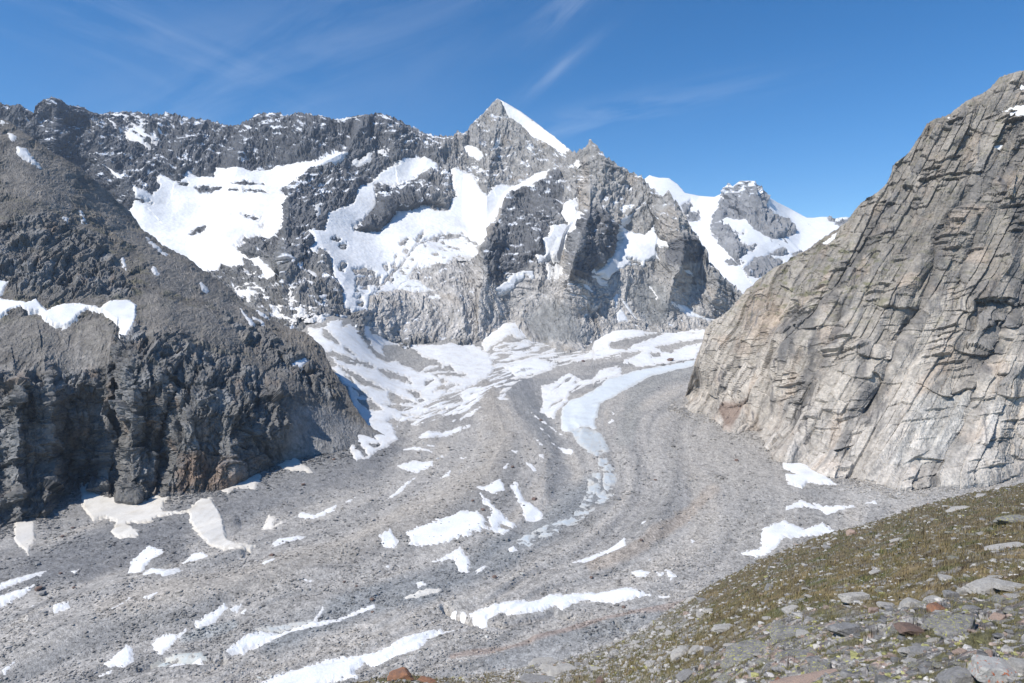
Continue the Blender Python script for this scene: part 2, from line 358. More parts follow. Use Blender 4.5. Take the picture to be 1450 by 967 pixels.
vs([z6(640, 440, 760, 640, 850, 620, 1000, 530, 1100, 580, 1180, 590, 1280, 500, 1450, 450, 1450, 560, 1330, 590, 1200, 640, 1000, 750, 940, 830, 880, 950, 800, 890, 750, 860, 780, 780)],
   'wide snow sheet along the left edge of the pale ice tongue', 2.6, cover=.72, stripe=(-.6, 30, 6), name='snowfield', cat='snowfield', dirt=.15, holes=[z6(640, 440, 980, 750, 1010, 710, 1200, 620, 1330, 575, 1200, 645, 1050, 745), z6(640, 440, 900, 860, 940, 830, 920, 900, 890, 967, 870, 950)])
ice_t = np.concatenate([z6(840, 400, 880, 655, 860, 712, 500, 800, 300, 900, 190, 967), pp(850, 572, 846, 585, 847, 592)]); ice_t = np.concatenate([ice_t, z6(660, 560, 1100, 200, 1115, 290, 1000, 275, 880, 320, 820, 300, 810, 200, 825, 100, 890, 40), z6(840, 400, 0, 930, 120, 830, 400, 742, 700, 690)])
vs([ice_t], 'pale curving tongue of glacier ice and snow below the right cliff', 2.4, name='glacier_tongue', cat='glacier', tint=(.66, .705, .73), en=1.2, dirt=.08)
vs([z6(660, 560, 880, 300, 1000, 280, 1110, 300, 1170, 340, 1200, 400, 1230, 470, 1120, 520, 1050, 500, 1000, 450, 930, 370)], 'blue grey bare ice slope at the foot of the pale ice tongue', 2.0, name='bare_ice', cat='glacier ice', tint=ICE, dirt=.25, cover=.78)
vs([z6(660, 560, 1130, 530, 1200, 540, 1270, 620, 1290, 720, 1250, 800, 1180, 830, 1120, 850, 1050, 830, 1040, 720, 1080, 660, 1130, 650)], 'mottled bare ice strip split by a debris line below the ice slope', 1.6, name='bare_ice', cat='glacier ice', tint=ICE, cover=.6, dirt=.3, holes=[z6(660, 560, 1150, 650, 1170, 650, 1170, 800, 1150, 830)])
vs([z6(720, 680, 680, 100, 900, 120, 660, 290, 540, 380, 320, 480, 120, 600, 60, 500, 330, 370, 560, 290)], 'crumbled grey blue ice mixed with boulders on the lower moraine', 1.0, name='bare_ice', cat='glacier ice', tint=(.5, .55, .58), cover=.5, dirt=.2, en=3)
far_h = [z6(840, 400, *q) for q in ((140,510,330,478,560,430,600,440,450,492,330,540,280,572,150,560),(530,555,650,528,760,508,960,478,940,515,780,545,680,580,700,600,600,592),(0,670,250,600,420,585,330,645,150,700,0,750),(480,605,560,600,580,630,500,640))]
vs([z6(840, 400, 0, 398, 180, 395, 340, 398, 520, 425, 600, 402, 700, 390, 1000, 395, 960, 480, 900, 600, 880, 650, 560, 700, 400, 720, 260, 680, 300, 620, 0, 660)], 'broad white snowfield across the upper glacier at the valley head', 3, name='snowfield', cat='snowfield', holes=far_h, cover=.85, stripe=(-.15, 40, 5), en=2.5, dirt=.12)
vs([z3(0, 647, 340,100,410,85,425,120,460,160,560,180,630,175,700,120,840,150,820,165,740,150,700,200,700,235,800,240,850,190,900,180,950,260,970,340,1000,365,1100,385,1070,410,960,405,870,350,830,320,800,250,660,270,650,295,545,285,600,335,590,355,510,355,475,330,495,275,450,255,400,270,350,210)],
   'large dirty snow apron spreading from the foot of the dark left cliff', 3.5, tint=(.72, .69, .635), dirt=.4, en=3.0, name='snow_apron', cat='snow patch')
vs([z3(0, 647, 945, 150, 1000, 130, 1110, 80, 1120, 100, 1090, 145, 1000, 145, 975, 170)], 'dirty cream snow strip under the right end of the dark cliff', 2, tint=CREAM, dirt=.3)
vs([z3(0, 647, 1180, 40, 1260, 5, 1340, 70, 1240, 62)], 'sandy coloured snow wedge on the scree right of the dark cliff', 2, tint=CREAM, dirt=.35)
vs([z3(0, 647, 60, 270, 150, 270, 150, 350, 120, 410, 60, 350)], 'sandy snow cone under the far left end of the cliff', 2.5, tint=CREAM, dirt=.45)
P3 = lambda *q: [z3(0, 647, *q)]; R3 = lambda *q: [z3(480, 647, *q)]; X3 = lambda *q: [z3(970, 647, *q)]; Y6 = lambda *q: [z6(660, 560, *q)]; Q6 = lambda *q: [z6(440, 560, *q)]
vs(P3(545,485,560,440,640,375,705,400,650,440,600,495), 'slanted white snow patch below the dirty snow apron')
vs(P3(605,510,650,470,710,490,690,515,780,500,700,532,640,522), 'white snow patch with a thin tail below the slanted patch')
vs(P3(770,465,820,400,860,395,895,420,830,440), 'pointed white snow patch right of the slanted patch near the left cliff')
vs(P3(-120,600,0,540,100,505,210,480,120,520,0,567,-120,630), 'upper of two long snow strips running out of the left picture edge')
vs(P3(-120,690,0,590,150,545,110,580,0,630,-120,720), 'lower of two long snow strips running out of the left picture edge')
vs(P3(95,650,170,625,130,646)); vs(P3(230,670,290,655,300,670,235,690)); vs(P3(300,490,340,480,320,500))
vs(P3(835,710,960,640,975,650,930,690,850,725), 'oblong clean snow patch on the grey debris beside two tiny remnants')
vs(P3(980,655,1030,638,1012,665)); vs(P3(1030,665,1050,655,1045,668))
vs(P3(650,785,700,750,760,752,800,728,770,755,720,800,690,825,660,805), 'rounded snow patch with a curled tip above the small grey ice cliff')
vs(P3(445,880,540,797,565,810,565,860,530,885,460,885), 'heart shaped white snow patch at the lower left of the moraine')
vs(P3(425,922,480,897,470,915)); vs(P3(0,930,75,885,20,935))
vs(P3(1120,300,1150,240,1180,250,1170,280,1220,265,1160,305), 'forked cream snow patch above the grey moraine left of centre', tint=(.8, .75, .67))
vs(P3(1260,250,1290,225,1340,240,1440,200,1430,232,1340,257), 'horizontal bright snow patch right of the forked cream patch')
vs(P3(1160,375,1200,350,1320,340,1280,357,1180,387), 'thin tapering snow sliver along the edge of the brown moraine')
vs(P3(970,825,1060,755,1130,740,1200,745,1330,700,1450,685,1530,655,1450,695,1390,712,1240,748,1110,792,1060,802,1040,822), 'long narrow snow strip beneath a grey ice bank, left of the bottom', 2.4)
vs(P3(1090,735,1200,712,1330,690,1330,698,1200,742,1130,738), 'grey ice bank standing above the long narrow snow strip', 1.6, name='ice_bank', cat='glacier ice', tint=(.5, .54, .55), cover=.75, dirt=.3)
vs(P3(690,912,750,880,850,850,890,872,760,892), 'curved snow lip at the base of the small grey ice cliff', 2)
vs(P3(650,870,750,830,860,820,880,850,750,878,690,905), 'small grey ice cliff above a curved snow lip', 1.4, name='ice_bank', cat='glacier ice', tint=(.45, .5, .5), cover=.7, dirt=.35)
vs([np.concatenate([z3(0, 647, 1000, 1020, 1120, 967, 1200, 925, 1300, 890, 1400, 860, 1450, 852), z3(480, 647, 180, 820, 300, 760, 400, 735, 500, 730, 390, 768, 340, 822, 240, 850, 170, 887, 110, 872, 70, 900, 80, 940, 20, 935, -100, 967, -300, 1010)])], 'long thick snow bank running along the bottom edge of the valley', 4.0, name='snow_bank', cat='snow bank', edge=3.5)
vs(P3(1115,480,1160,455,1180,460,1130,490)); vs(P3(1300,545,1340,538,1330,550)); vs(P3(480,690,555,640,520,672)); vs(P3(620,638,680,615,640,642)); vs(P3(1340,690,1380,640,1385,650,1350,695))
vs(R3(250,30,285,15,400,12,402,35,340,60,300,55), 'half moon snow patch speckled with stones, in the middle of the moraine')
vs(R3(205,172,280,110,330,85,280,128,230,168), 'wavy thin snow ribbon below the half moon patch')
vs(R3(415,97,480,55,470,78), 'short snow ribbon beside the brown moraine crest')
vs(R3(590,150,630,145,690,110,712,155,660,180,630,165), 'square snow patch with a left spike above the largest patch')
vs(R3(605,180,640,200,680,240,760,290,700,330,620,320,560,350,500,365,420,385,300,387,310,355,275,340,420,290,520,245,590,245,630,290,660,240,620,215), 'largest ragged white snow patch in the centre of the moraine', 2.0, en=3.0, holes=[z3(480, 647, 620, 300, 640, 290, 650, 310, 630, 318), z3(480, 647, 690, 285, 730, 300, 720, 312, 690, 300)])
vs(R3(175,360,215,335,255,375,235,400,190,400), 'star shaped snow patch just left of the largest patch', en=2.6)
vs(R3(735,140,755,115,790,180,870,220,872,260,800,266,780,210), 'boot shaped snow patch right of the square patch', en=2.6)
vs(R3(400,450,480,415,520,395,560,440,552,480,515,472,490,430,420,450), 'hooked snow patch right below the largest patch', en=2.6)
vs(R3(590,470,625,450,630,465,590,490)); vs(R3(720,385,750,375,770,400,730,405))
vs(R3(1000,442,1150,390,1220,345,1230,390,1130,415,1050,447), 'long tapering snow strip pointing down left on the right moraine', en=1.8)
vs(R3(1255,485,1290,475,1330,490,1310,510,1270,500), 'small oval snow patch, first of three in a row on the right moraine'); vs(R3(1360,495,1385,500,1380,515)); vs(R3(1400,490,1445,510,1420,523), 'triangular snow patch, last of three in a row on the right moraine')
vs(R3(540,712,580,690,560,655,640,630,740,610,850,605,900,575,960,570,1080,560,1100,570,1230,555,1340,585,1240,602,1180,612,1050,602,990,622,960,642,920,627,850,657,750,672,700,652,640,682,630,722,600,702), 'long white snow bank over a dark melt hollow, near the bottom centre', 3.6, name='snow_bank', cat='snow bank', edge=3.)
vs(R3(0,682,150,625,155,640,60,672,0,692), 'thin snow strip left of the bottom centre, below the hooked patch'); vs(R3(280,612,350,580,435,570,330,607), 'faint cream snow strip below the hooked patch', tint=(.75, .72, .66))
vs(R3(475,650,500,640,495,665)); vs(R3(525,655,545,655,530,676)); vs(R3(690,75,725,42,720,62)); vs(R3(800,35,830,45,845,66)); vs(R3(30,186,80,160,50,187)); vs(R3(1285,302,1320,272,1310,292)); vs(R3(1285,742,1340,720,1350,732)); vs(R3(330,540,360,530,370,550,340,560)); vs(R3(200,475,215,470,215,490)); vs(R3(1370,590,1410,588,1390,598))
vs(X3(235,402,320,385,330,310,420,275,510,305,590,275,652,325,520,342,420,352,390,387,350,417,300,422), 'large white snow patch behind the edge of the grassy foreground slope', 2.0, en=2.4)
vs(X3(430,212,490,180,540,195,590,217,480,207,430,227), 'thin curved snow patch between the gravel hummock and the right cliff'); vs(X3(540,190,620,205,740,210,650,227,610,242), 'ragged snow streak beside the thin curved patch')
vs(X3(410,10,480,8,540,-35,600,-32,610,80,650,120,580,117,520,107,500,137,440,117,430,70,480,72,420,47), 'white avalanche cone at the foot of the right cliff', 5, name='snow_cone', cat='snow cone', en=2.2, dirt=.08)
vs(X3(770,197,810,188,820,202)); vs(X3(25,350,45,355,30,362))
vs(Y6(570,360,600,370,660,435,630,427), 'short slanting snow dash on the grey band right of the brown moraine'); vs(Y6(730,410,800,440,930,480,900,507,830,472), 'arrow shaped snow patch beside the bare ice slope'); vs(Y6(390,490,440,500,420,517)); vs(Y6(620,530,660,530,660,562)); vs(Y6(515,590,600,650,590,667,530,627), 'oblong snow dash above the boot shaped patch')
vs(Y6(560,150,620,200,750,280,830,330,660,235,590,187), 'fine snow line along the left margin of the ice basin'); vs(Y6(260,40,330,0,330,50,300,67)); vs(Y6(1240,130,1280,150,1260,162)); vs(Y6(1210,237,1250,195,1260,220,1230,237)); vs(Y6(570,255,660,295,650,300)); vs(Y6(700,335,740,340,710,345))
vs(Q6(905,362,980,310,1100,300,1280,260,1290,282,1140,332,1000,362), 'long snow strip under the striped snowfield'); vs(Q6(1270,297,1330,250,1395,225,1330,267)); vs(Q6(800,447,880,425,1040,467,950,462), 'flat snow crescent between the striped snowfield and the half moon patch'); vs(Q6(1090,517,1130,500,1140,517)); vs(Q6(1290,517,1350,505,1320,520)); vs(Q6(1000,420,1100,430,1050,445)); vs(Q6(1250,200,1450,100,1450,118,1270,210))
d_ = VAL.damp
P = B + VAL.N * (low + grit * (1 - .95 * d_))[..., None]
link('ground', mesh_np('ground', P.reshape(-1, 3), quads(*PX.shape), M_MORAINE, {'col': c.reshape(-1, 3)}, smooth=False), 'grey and brown moraine rubble filling the valley floor', 'moraine', kind='structure')
flush_snow(VAL, M_SNOW, 60.)

# ================================================================== MAIN RANGE
skyl = pp(-200, 150, 0, 146, 10, 152, 30, 151, 36, 155, 50, 160, 51, 150, 61, 143, 73, 137, 81, 140, 99, 150, 119, 152, 127, 158, 142, 163, 151, 160, 175, 158, 199, 159, 215, 162, 237, 160, 252, 162, 275, 168, 295, 170, 308, 174, 326, 178, 338, 177, 344, 171, 354, 169, 361, 163, 369, 160, 397, 160, 404, 166, 416, 166, 422, 162, 444, 166, 464, 169,
          480, 169, 500, 165, 523, 161, 540, 160, 558, 166, 576, 176, 593, 184, 603, 190, 626, 193, 639, 193, 647, 187, 655, 189, 662, 184, 665, 178, 675, 171, 684, 161, 692, 153, 699, 146, 706, 140, 718, 146, 738, 158, 755, 171, 771, 183, 788, 193, 796, 201, 805, 209, 814, 216, 824, 213, 830, 207, 834, 203, 836, 197, 838, 197, 841, 205, 845, 206, 851, 216, 861, 224, 874, 234, 894, 244, 910, 252, 920, 264, 930, 270, 939, 279, 944, 275, 948, 272, 952, 280, 960, 289, 970, 312, 983, 332, 996, 351, 1001, 371, 1020, 388, 1033, 400, 1049, 413, 1065, 430, 1090, 445, 1130, 465)
bott = pp(-200, 330, 150, 330, 200, 380, 270, 430, 340, 480, 400, 500, 440, 480, 470, 475, 523, 490, 546, 506, 579, 508, 665, 508, 712, 484, 735, 478, 755, 500, 811, 518, 838, 508, 844, 490, 960, 492, 1010, 480, 1130, 478)
rctrl = [(x, y, Y) for (x, y), Y in splitY.items()]
rctrl += [(430, 400, 2800), (600, 420, 3000), (540, 380, 3200), (600, 330, 3650), (450, 330, 3350), (350, 300, 3650), (300, 390, 3050), (250, 330, 3500), (200, 250, 3900), (0, 250, 3600), (100, 300, 3500), (0, 146, 4000), (73, 137, 4200), (142, 163, 4500), (250, 162, 4650), (338, 177, 4700), (369, 160, 4700), (523, 161, 4700), (603, 190, 4800), (706, 140, 5050), (755, 171, 4850), (805, 209, 4500),
          (837, 203, 4150), (910, 252, 3950), (948, 272, 3750), (983, 332, 3620), (1020, 388, 3560), (1049, 413, 3520), (1120, 450, 3500), (700, 330, 3700), (700, 250, 4450), (760, 320, 3650), (900, 360, 3500), (350, 240, 4150), (500, 240, 4200), (620, 230, 4450), (-150, 150, 3900), (-150, 300, 3500), (700, 400, 3200), (800, 420, 3150), (900, 420, 3330), (980, 430, 3420)]
ridges = [(pp(712, 143, 704, 175, 697, 215, 690, 262, 688, 300)[::-1], 34, 60, 190), (pp(402, 385, 404, 330, 412, 275, 432, 240, 470, 222, 492, 210, 522, 166), 9, 95, 250), (pp(682, 400, 686, 360, 695, 330, 720, 280, 745, 266, 775, 255, 782, 242, 812, 220), 9, 90, 250),
          (pp(805, 395, 812, 370, 822, 338, 836, 300, 836, 260, 836, 206), 14, 60, 290), (pp(948, 425, 958, 380, 964, 340, 957, 305, 948, 274), 30, 26, 150), (pp(870, 320, 905, 290, 925, 270), 30, 16, 50), (pp(1005, 430, 1015, 405, 1000, 372), 30, 26, 60),
          (pp(690, 250, 672, 210, 668, 182), 25, 35, 70), (pp(745, 260, 752, 225, 760, 190), 25, 30, 60), (pp(500, 400, 460, 370, 455, 350), 30, 22, 60), (pp(560, 470, 545, 440, 530, 400), 26, 30, 40), (pp(660, 470, 650, 430, 620, 390), 30, 30, 40),
          (pp(75, 215, 78, 170, 73, 138), 40, 40, 90), (pp(250, 250, 262, 200, 275, 168), 30, 36, 70), (pp(330, 260, 345, 210, 369, 162), 22, 36, 90), (pp(205, 290, 160, 240, 120, 190), 30, 40, 80), (pp(425, 220, 430, 190, 440, 168), 20, 30, 60), (pp(560, 230, 556, 195, 548, 162), 24, 36, 70), (pp(600, 235, 612, 210, 626, 194), 20, 26, 50)]
R3p = z6(400, 190, 590, 810, 700, 750, 830, 640, 825, 560, 790, 430, 940, 425, 1150, 350, 1250, 300, 1400, 310, 1430, 400, 1440, 560, 1410, 640, 1210, 600, 1100, 645, 980, 650, 880, 770, 830, 825, 700, 820)
bulges = [(R3p, 8, 70), (z6(280, 330, 390, 60, 760, 30, 860, 180, 880, 260, 740, 320, 640, 250, 420, 200, 340, 130), 8, 50), (z6(840, 240, 130, 380, 230, 480, 250, 600, 100, 800, 30, 850, -60, 600), 10, 40)]
RNG = land(-160, 1110, 1.0, 345, skyl, bott, rctrl, ridges=ridges, bulges=bulges, back=10, bstep=(28., -30.), jag=3.2, jagm=((0, 480, 500, 520, 640, 690, 705, 712, 795, 815, 1100), (1, .8, .4, .8, 1.1, .8, .2, 0, .1, 1.2, 1.2)))
PX, PY, B = RNG.PX, RNG.PY, RNG.B
B0 = RNG.B0; RNG.S = B0[..., 0] + .25 * B0[..., 1]; RNG.T = B0[..., 2] + .25 * B0[..., 1]
S, T = RNG.S, RNG.T
def rs(poly, label=None, T=14, **k):
    k.setdefault('en', 2.6); k.setdefault('edge', 3.); k.setdefault('dirt', .10)
    add_snow(RNG, poly, k.pop('name', 'snowfield'), label or 'small snow remnant caught on a rock ledge of the far range', T, cat=k.pop('cat', 'snowfield'), group=k.pop('group', None if label else 'snow remnants on the far range'), **k)
hang = np.concatenate([z6(160, 190, 140, 640, 190, 560, 165, 450, 330, 520, 390, 470, 375, 380, 400, 365, 550, 410, 600, 370, 605, 330, 640, 290, 720, 350, 860, 370, 870, 270, 960, 290, 1090, 275, 1160, 300, 1310, 290, 1400, 240),
    z6(400, 190, 0, 235, 100, 210, 200, 200, 290, 200, 400, 150, 500, 125, 555, 140, 540, 190, 490, 240, 400, 250, 350, 270, 230, 280, 150, 360, 60, 450, 0, 490, 80, 545, 20, 640, 0, 700), z6(160, 190, 1430, 800, 1380, 880),
    z6(280, 330, 520, 30, 390, 60, 340, 130, 390, 180, 450, 215, 530, 200, 600, 290, 680, 350, 820, 380, 640, 400, 590, 430, 540, 330, 480, 270, 400, 230, 420, 290, 350, 310, 280, 290, 200, 260, 170, 320, 60, 320, 0, 290), pp(270, 400, 180, 340, 150, 290)])
rs(hang, 'bright hanging glacier in the cirque behind the dark left mountain', 16, name='hanging_glacier', cat='glacier', holes=[z6(160, 190, *q) for q in ((665,880,790,790,815,830,760,890,690,890),(1110,690,1180,705,1290,720,1250,740,1160,722),(710,480,940,485,840,525,760,520),(1040,445,1120,425,1290,440,1130,465),(1260,790,1290,770,1290,800),(1020,510,1150,505,1340,515,1150,520),(560,420,620,425,630,450,600,445),(190,558,260,570,330,595,250,580))])
cent = np.concatenate([z6(400, 190, 750, 410, 840, 300, 910, 270, 990, 240, 1030, 195, 1200, 175, 1290, 200, 1330, 250, 1330, 300, 1220, 305, 1150, 350, 1000, 405, 940, 425, 830, 420, 790, 430, 830, 540, 825, 630, 740, 700, 680, 755, 600, 800, 620, 820, 830, 825, 900, 760, 970, 660, 1130, 640, 1210, 595, 1300, 635, 1420, 650, 1445, 540),
    z6(640, 190, 35, 540, 0, 430, 0, 300, 40, 300, 110, 350, 200, 380, 250, 490, 300, 520, 370, 430, 560, 430, 700, 340, 850, 310, 810, 400, 700, 450, 600, 470, 480, 515, 430, 600, 350, 720, 310, 830, 290, 930), z6(480, 320, 1200, 170, 1060, 50, 880, 60, 760, 110, 660, 210, 580, 300, 460, 400, 380, 480, 280, 580, 270, 700, 130, 690, 60, 650, 0, 480),
    z6(280, 330, 1250, 560, 1240, 460, 1150, 370, 1140, 270, 1100, 190, 1040, 160, 1040, 240, 930, 170, 990, 120), z6(400, 190, 230, 830, 350, 830, 380, 690, 480, 650, 600, 590, 650, 440)])
isl = [z6(480, 320, *q) for q in ((0,180,60,170,50,205,10,200),(20,330,50,335,40,380,0,375),(110,380,220,370,300,390,300,415,230,415,150,400),(160,430,350,430,350,490,250,480,250,550,160,530),(440,410,560,330,590,340,590,400,470,450),(570,300,640,260,640,290,600,310),(520,180,590,145,560,190),(560,240,600,235,580,255),(480,260,500,255,490,280),(660,150,720,40,700,110,680,190),(150,580,220,570,200,600),(180,640,220,620,220,650),(450,340,480,335,460,365),(380,350,420,340,410,400))]
rs(cent, 'great white central glacier wrapping the dark crags under the pyramid peak', 16, name='central_glacier', cat='glacier', holes=isl + [z6(400, 190, 410, 920, 450, 895, 485, 910, 470, 930)])
rs([z6(480, 320, 450, 420, 650, 220, 780, 120, 1060, 60, 1190, 170, 1180, 260, 1010, 290, 950, 350, 680, 340, 600, 450, 680, 480, 830, 550, 500, 540, 260, 580, 160, 520, 120, 470, 380, 490)], 'patchy snow broken by pale slabs below the central glacier', 9, cover=.72, en=3)
rs([z6(480, 320, 600, 450, 690, 470, 830, 550, 700, 560, 500, 540, 490, 500), z6(480, 320, 690, 300, 950, 310, 940, 360, 640, 350), z6(480, 320, 840, 495, 1000, 430, 990, 452, 860, 505), z6(480, 320, 740, 600, 830, 570, 900, 610, 800, 615)], 'snow ledges crossing the pale striped rock step', 9)
rs([np.concatenate([z6(640, 190, 960, 580, 1070, 530, 1100, 600, 1080, 650, 1140, 680, 1090, 760, 1050, 880, 1000, 960), z6(680, 320, 810, 90, 720, 250, 660, 300, 600, 290, 550, 330, 470, 360, 460, 260, 530, 272, 545, 250, 500, 150, 560, 130, 600, 20), z6(640, 190, 740, 940, 850, 800, 990, 780, 920, 690)])], 'steep snow couloir left of the sharp rock spire ridge', 28)
rs([z6(840, 240, 140, 385, 240, 460, 320, 520, 440, 560, 480, 520, 530, 460, 540, 550, 590, 610, 650, 620, 680, 680, 600, 690, 540, 690, 580, 790, 540, 770, 450, 800, 430, 850, 330, 820, 250, 870, 150, 920, 130, 950, 30, 880, 110, 800, 180, 700, 220, 650, 250, 590, 240, 490)], 'snow basin right of the sharp rock spire ridge', 28, holes=[z6(840, 240, 290, 770, 340, 780, 400, 810, 330, 800)])
rs([z6(840, 240, 250, 460, 430, 250, 445, 280, 280, 462)], 'narrow diagonal snow gully feeding the right snow basin', 9, en=1.)
rs([z6(680, 320, 110, 520, 230, 470, 240, 420, 320, 410, 450, 385, 465, 480, 420, 480, 370, 430, 380, 480, 310, 480, 300, 530, 190, 575)], 'notched snow patch at the foot of the dark central buttress', 20)
rs([z3(480, 100, 682, 120, 720, 138, 780, 173, 830, 213, 880, 248, 930, 283, 1000, 343, 960, 370, 900, 330, 830, 290, 780, 240, 725, 200, 700, 160)], 'smooth snow face on the right side of the pyramid peak', 12, name='summit_snow', cat='snow face', en=1.2)
rs([z6(640, 190, 120, 90, 210, 90, 250, 130, 285, 190, 230, 220, 150, 200, 100, 130)], 'small snow shelf on the left face of the pyramid peak', 9, en=3)
rs([z3(0, 100, 520, 262, 560, 255, 610, 285, 635, 322, 560, 302)], 'bright snow patch high on the dark left ridge', 10)
rs([z3(0, 100, 380, 178, 420, 208, 480, 258, 530, 292, 470, 258)], 'thin diagonal snow line high on the dark left ridge', 8, en=1); rs([z3(0, 100, 460, 405, 545, 475, 500, 462, 455, 415)], 'snow dash above the left mountain shoulder', 9, en=1)
rs([z3(0, 100, 440, 188, 600, 183, 690, 230, 660, 300, 610, 290, 560, 250, 500, 270, 450, 220)], 'speckled snow dusting along the crest of the left ridge', 7, cover=.5, en=3)
rs([z3(480, 100, -40, 212, 60, 198, 105, 188, 80, 208, -20, 222)], 'thin snow cap on the skyline left of the pyramid peak', 8, en=1)
rs([z6(280, 330, 120, 345, 420, 235, 700, 380, 1000, 420, 1250, 560, 1300, 640, 1450, 700, 1300, 780, 1100, 760, 800, 760, 600, 700, 350, 510)], 'thin broken snow among the dark slabs above the bowl', 8, cover=.36, en=3)
rs([z6(680, 320, 560, 380, 760, 400, 1000, 470, 1200, 520, 1150, 640, 900, 640, 700, 560)], 'broken snow ledges under the sharp rock spire ridge', 8, cover=.33, en=3)
rs([pp(640, 195, 690, 170, 720, 230, 760, 220, 790, 240, 700, 270, 650, 240)], 'broken snow flecks across the face of the pyramid peak', 8, cover=.24, en=3)
for q in ((870,480,930,490,1000,590,900,540),(750,570,900,590,970,662,860,612,770,592),(580,340,610,400,600,482,560,470),(640,440,660,350,740,370,690,372,670,442),(870,770,930,720,920,770,880,790),(990,380,1050,460,1100,470,1060,510,1010,480)): rs([z6(680, 320, *q)], T=8, en=1.6)
for q in ((320,490,420,500,430,450,470,500,590,530,460,540,450,590,380,540),(560,590,620,670,720,680,830,740,760,742,640,702,560,640),(920,350,1000,340,1060,412,980,402),(810,120,900,190,980,282,900,250,900,300,820,302,870,260,860,190),(1010,700,1080,740,1060,772),(540,480,600,510,560,530),(780,545,870,580,860,600),(900,400,940,400,920,440),(680,610,720,640,690,670)): rs([z6(280, 330, *q)], T=8, en=2.)
for q in ((600,240,640,200,660,230,740,170,760,220,700,240),(380,470,450,460,540,495,450,490),(980,450,1060,400,1090,410,1060,470,1000,480),(1150,390,1200,380,1215,440,1200,480),(280,660,320,630,300,690),(830,150,900,140,860,155)): rs([z6(400, 190, *q)], T=7, en=2.)
for q in ((900,305,980,330,970,345,910,325),(700,180,740,190,710,210),(580,160,610,140,600,180),(340,130,420,0,380,100,360,130),(470,190,500,130,490,180),(1060,250,1090,230,1080,270),(740,240,790,235,760,255),(1380,360,1430,380,1400,400),(1380,560,1420,560,1390,600),(970,480,1040,480,1050,510,1000,500)): rs([z6(640, 190, *q)], T=8, en=1.6)
for q in ((160,60,210,70,210,100,170,90),(220,130,270,105,310,125,240,140),(180,250,200,245,210,290,180,300),(640,880,700,900,740,967,680,930),(740,850,830,850,880,920,800,900),(890,880,920,890,900,920),(50,100,120,150,90,150)): rs([z6(840, 240, *q)], T=7, en=1.6)
for q in ((190,90,210,100,205,200,180,270,150,150),(205,100,270,200,380,350,340,345,240,200),(470,20,490,20,570,145,550,140),(690,170,790,190,900,280,1000,312,1050,322,960,350,880,310,800,300,760,250),(220,230,260,290,290,370,180,370,170,280)): rs([z6(840, 400, *q)], T=8, en=1.4)
d_ = RNG.damp
wx = S + 60 * fbm(S / 300, T / 300, 2, 71); wt = T + 60 * fbm(S / 300, T / 300, 2, 72)
q1, q2 = rot(wx, wt, -14); rough = ridged(q1 / 210, q2 / 800, 2, 2, .5) * 34 + ridged(q1 / 75, q2 / 330, 3, 3, .55) * 15; low = fbm(S / 420, T / 420, 2, 14) * 45
f1, e1, r1 = facet(wx / 95, wt / 150, 31, 2.0); f2, e2, r2 = facet(wx / 38, wt / 60, 35, 2.2); f3, e3, r3 = facet(wx / 15, wt / 22, 39, 2.2)
b1, eb1, rb1 = bricks(*rot(wx / 40, wt / 40 * .6, -24), 441, 1.2); b2, eb2, rb2 = bricks(*rot(wx / 17, wt / 17 * .5, -58), 445, 1.2, .4)
dn = f1 * 10 + f2 * 4 + f3 * 2.5 + b1 * 9 + b2 * 5 + fbm(S / 9, T / 9, 2, 43) * 2.5
pale = np.zeros(PX.shape)
for poly, k in ((z6(480, 320, 0, 330, 300, 250, 560, 150, 1000, 60, 1190, 200, 1100, 420, 500, 620, 100, 640), .75), (z6(480, 320, 260, 580, 500, 420, 1000, 300, 1180, 270, 1450, 600, 1450, 967, 240, 967, 200, 800), 1), (pp(690, 400, 800, 380, 1000, 400, 1000, 500, 680, 500), .8), (pp(690, 480, 720, 420, 800, 400, 1000, 400, 1060, 470, 850, 510), .6)):
    pale = np.maximum(pale, k * sstep(-12, 14, poly_sd(poly, PX, PY)))
smoothz = sstep(-4, 12, poly_sd(z6(640, 440, 590, 100, 700, 0, 900, -120, 1060, 40, 1200, 280, 1200, 320, 800, 300, 640, 220), PX, PY))
smoothz = np.maximum(smoothz, sstep(-4, 12, poly_sd(z6(840, 400, 230, 100, 420, -60, 640, 0, 700, 200, 640, 380, 500, 420, 380, 350), PX, PY)))
d2_ = blur(d_, 9)
rel = (rough + dn - 8) * (1 - .95 * d_) * (1 - .6 * sstep(.1, .9, d2_)) * (1 - .5 * pale) * (1 - .85 * smoothz)
rel = rel * sstep(0, 14, PY - np.interp(PX, skyl[:, 0], skyl[:, 1]) + 3) + (3 * f3 + 3 * f2) * (1 - d_)
RNG.low = low; rel = rel + low
P = B + RNG.N * rel[..., None]
gu = np.gradient(P, axis=1); gv = np.gradient(P, axis=0); nn = np.cross(gu, gv); nn /= np.linalg.norm(nn, axis=-1, keepdims=True) + 1e-9; nn *= np.sign(nn[..., 2:3] + 1e-6)
nz = blur(nn[..., 2], 1)
c = np.zeros(PX.shape + (3,)); c[:] = (.105, .108, .115)
c = mixc(c, (.20, .197, .19), .8 * sstep(300, 380, PY + 25 * fbm(S / 150, T / 150, 3, 16)))
right = sstep(560, 690, PX + 40 * fbm(S / 200, T / 200, 2, 6)); c = mixc(c, (.29, .28, .265), right)
c = mixc(c, (.42, .40, .375), pale * .9)
c = mixc(c, (.33, .275, .215), .75 * sstep(.15, .5, fbm(wx / 120, wt / 160, 3, 81)) * np.clip(right + pale, 0, 1) * .5)
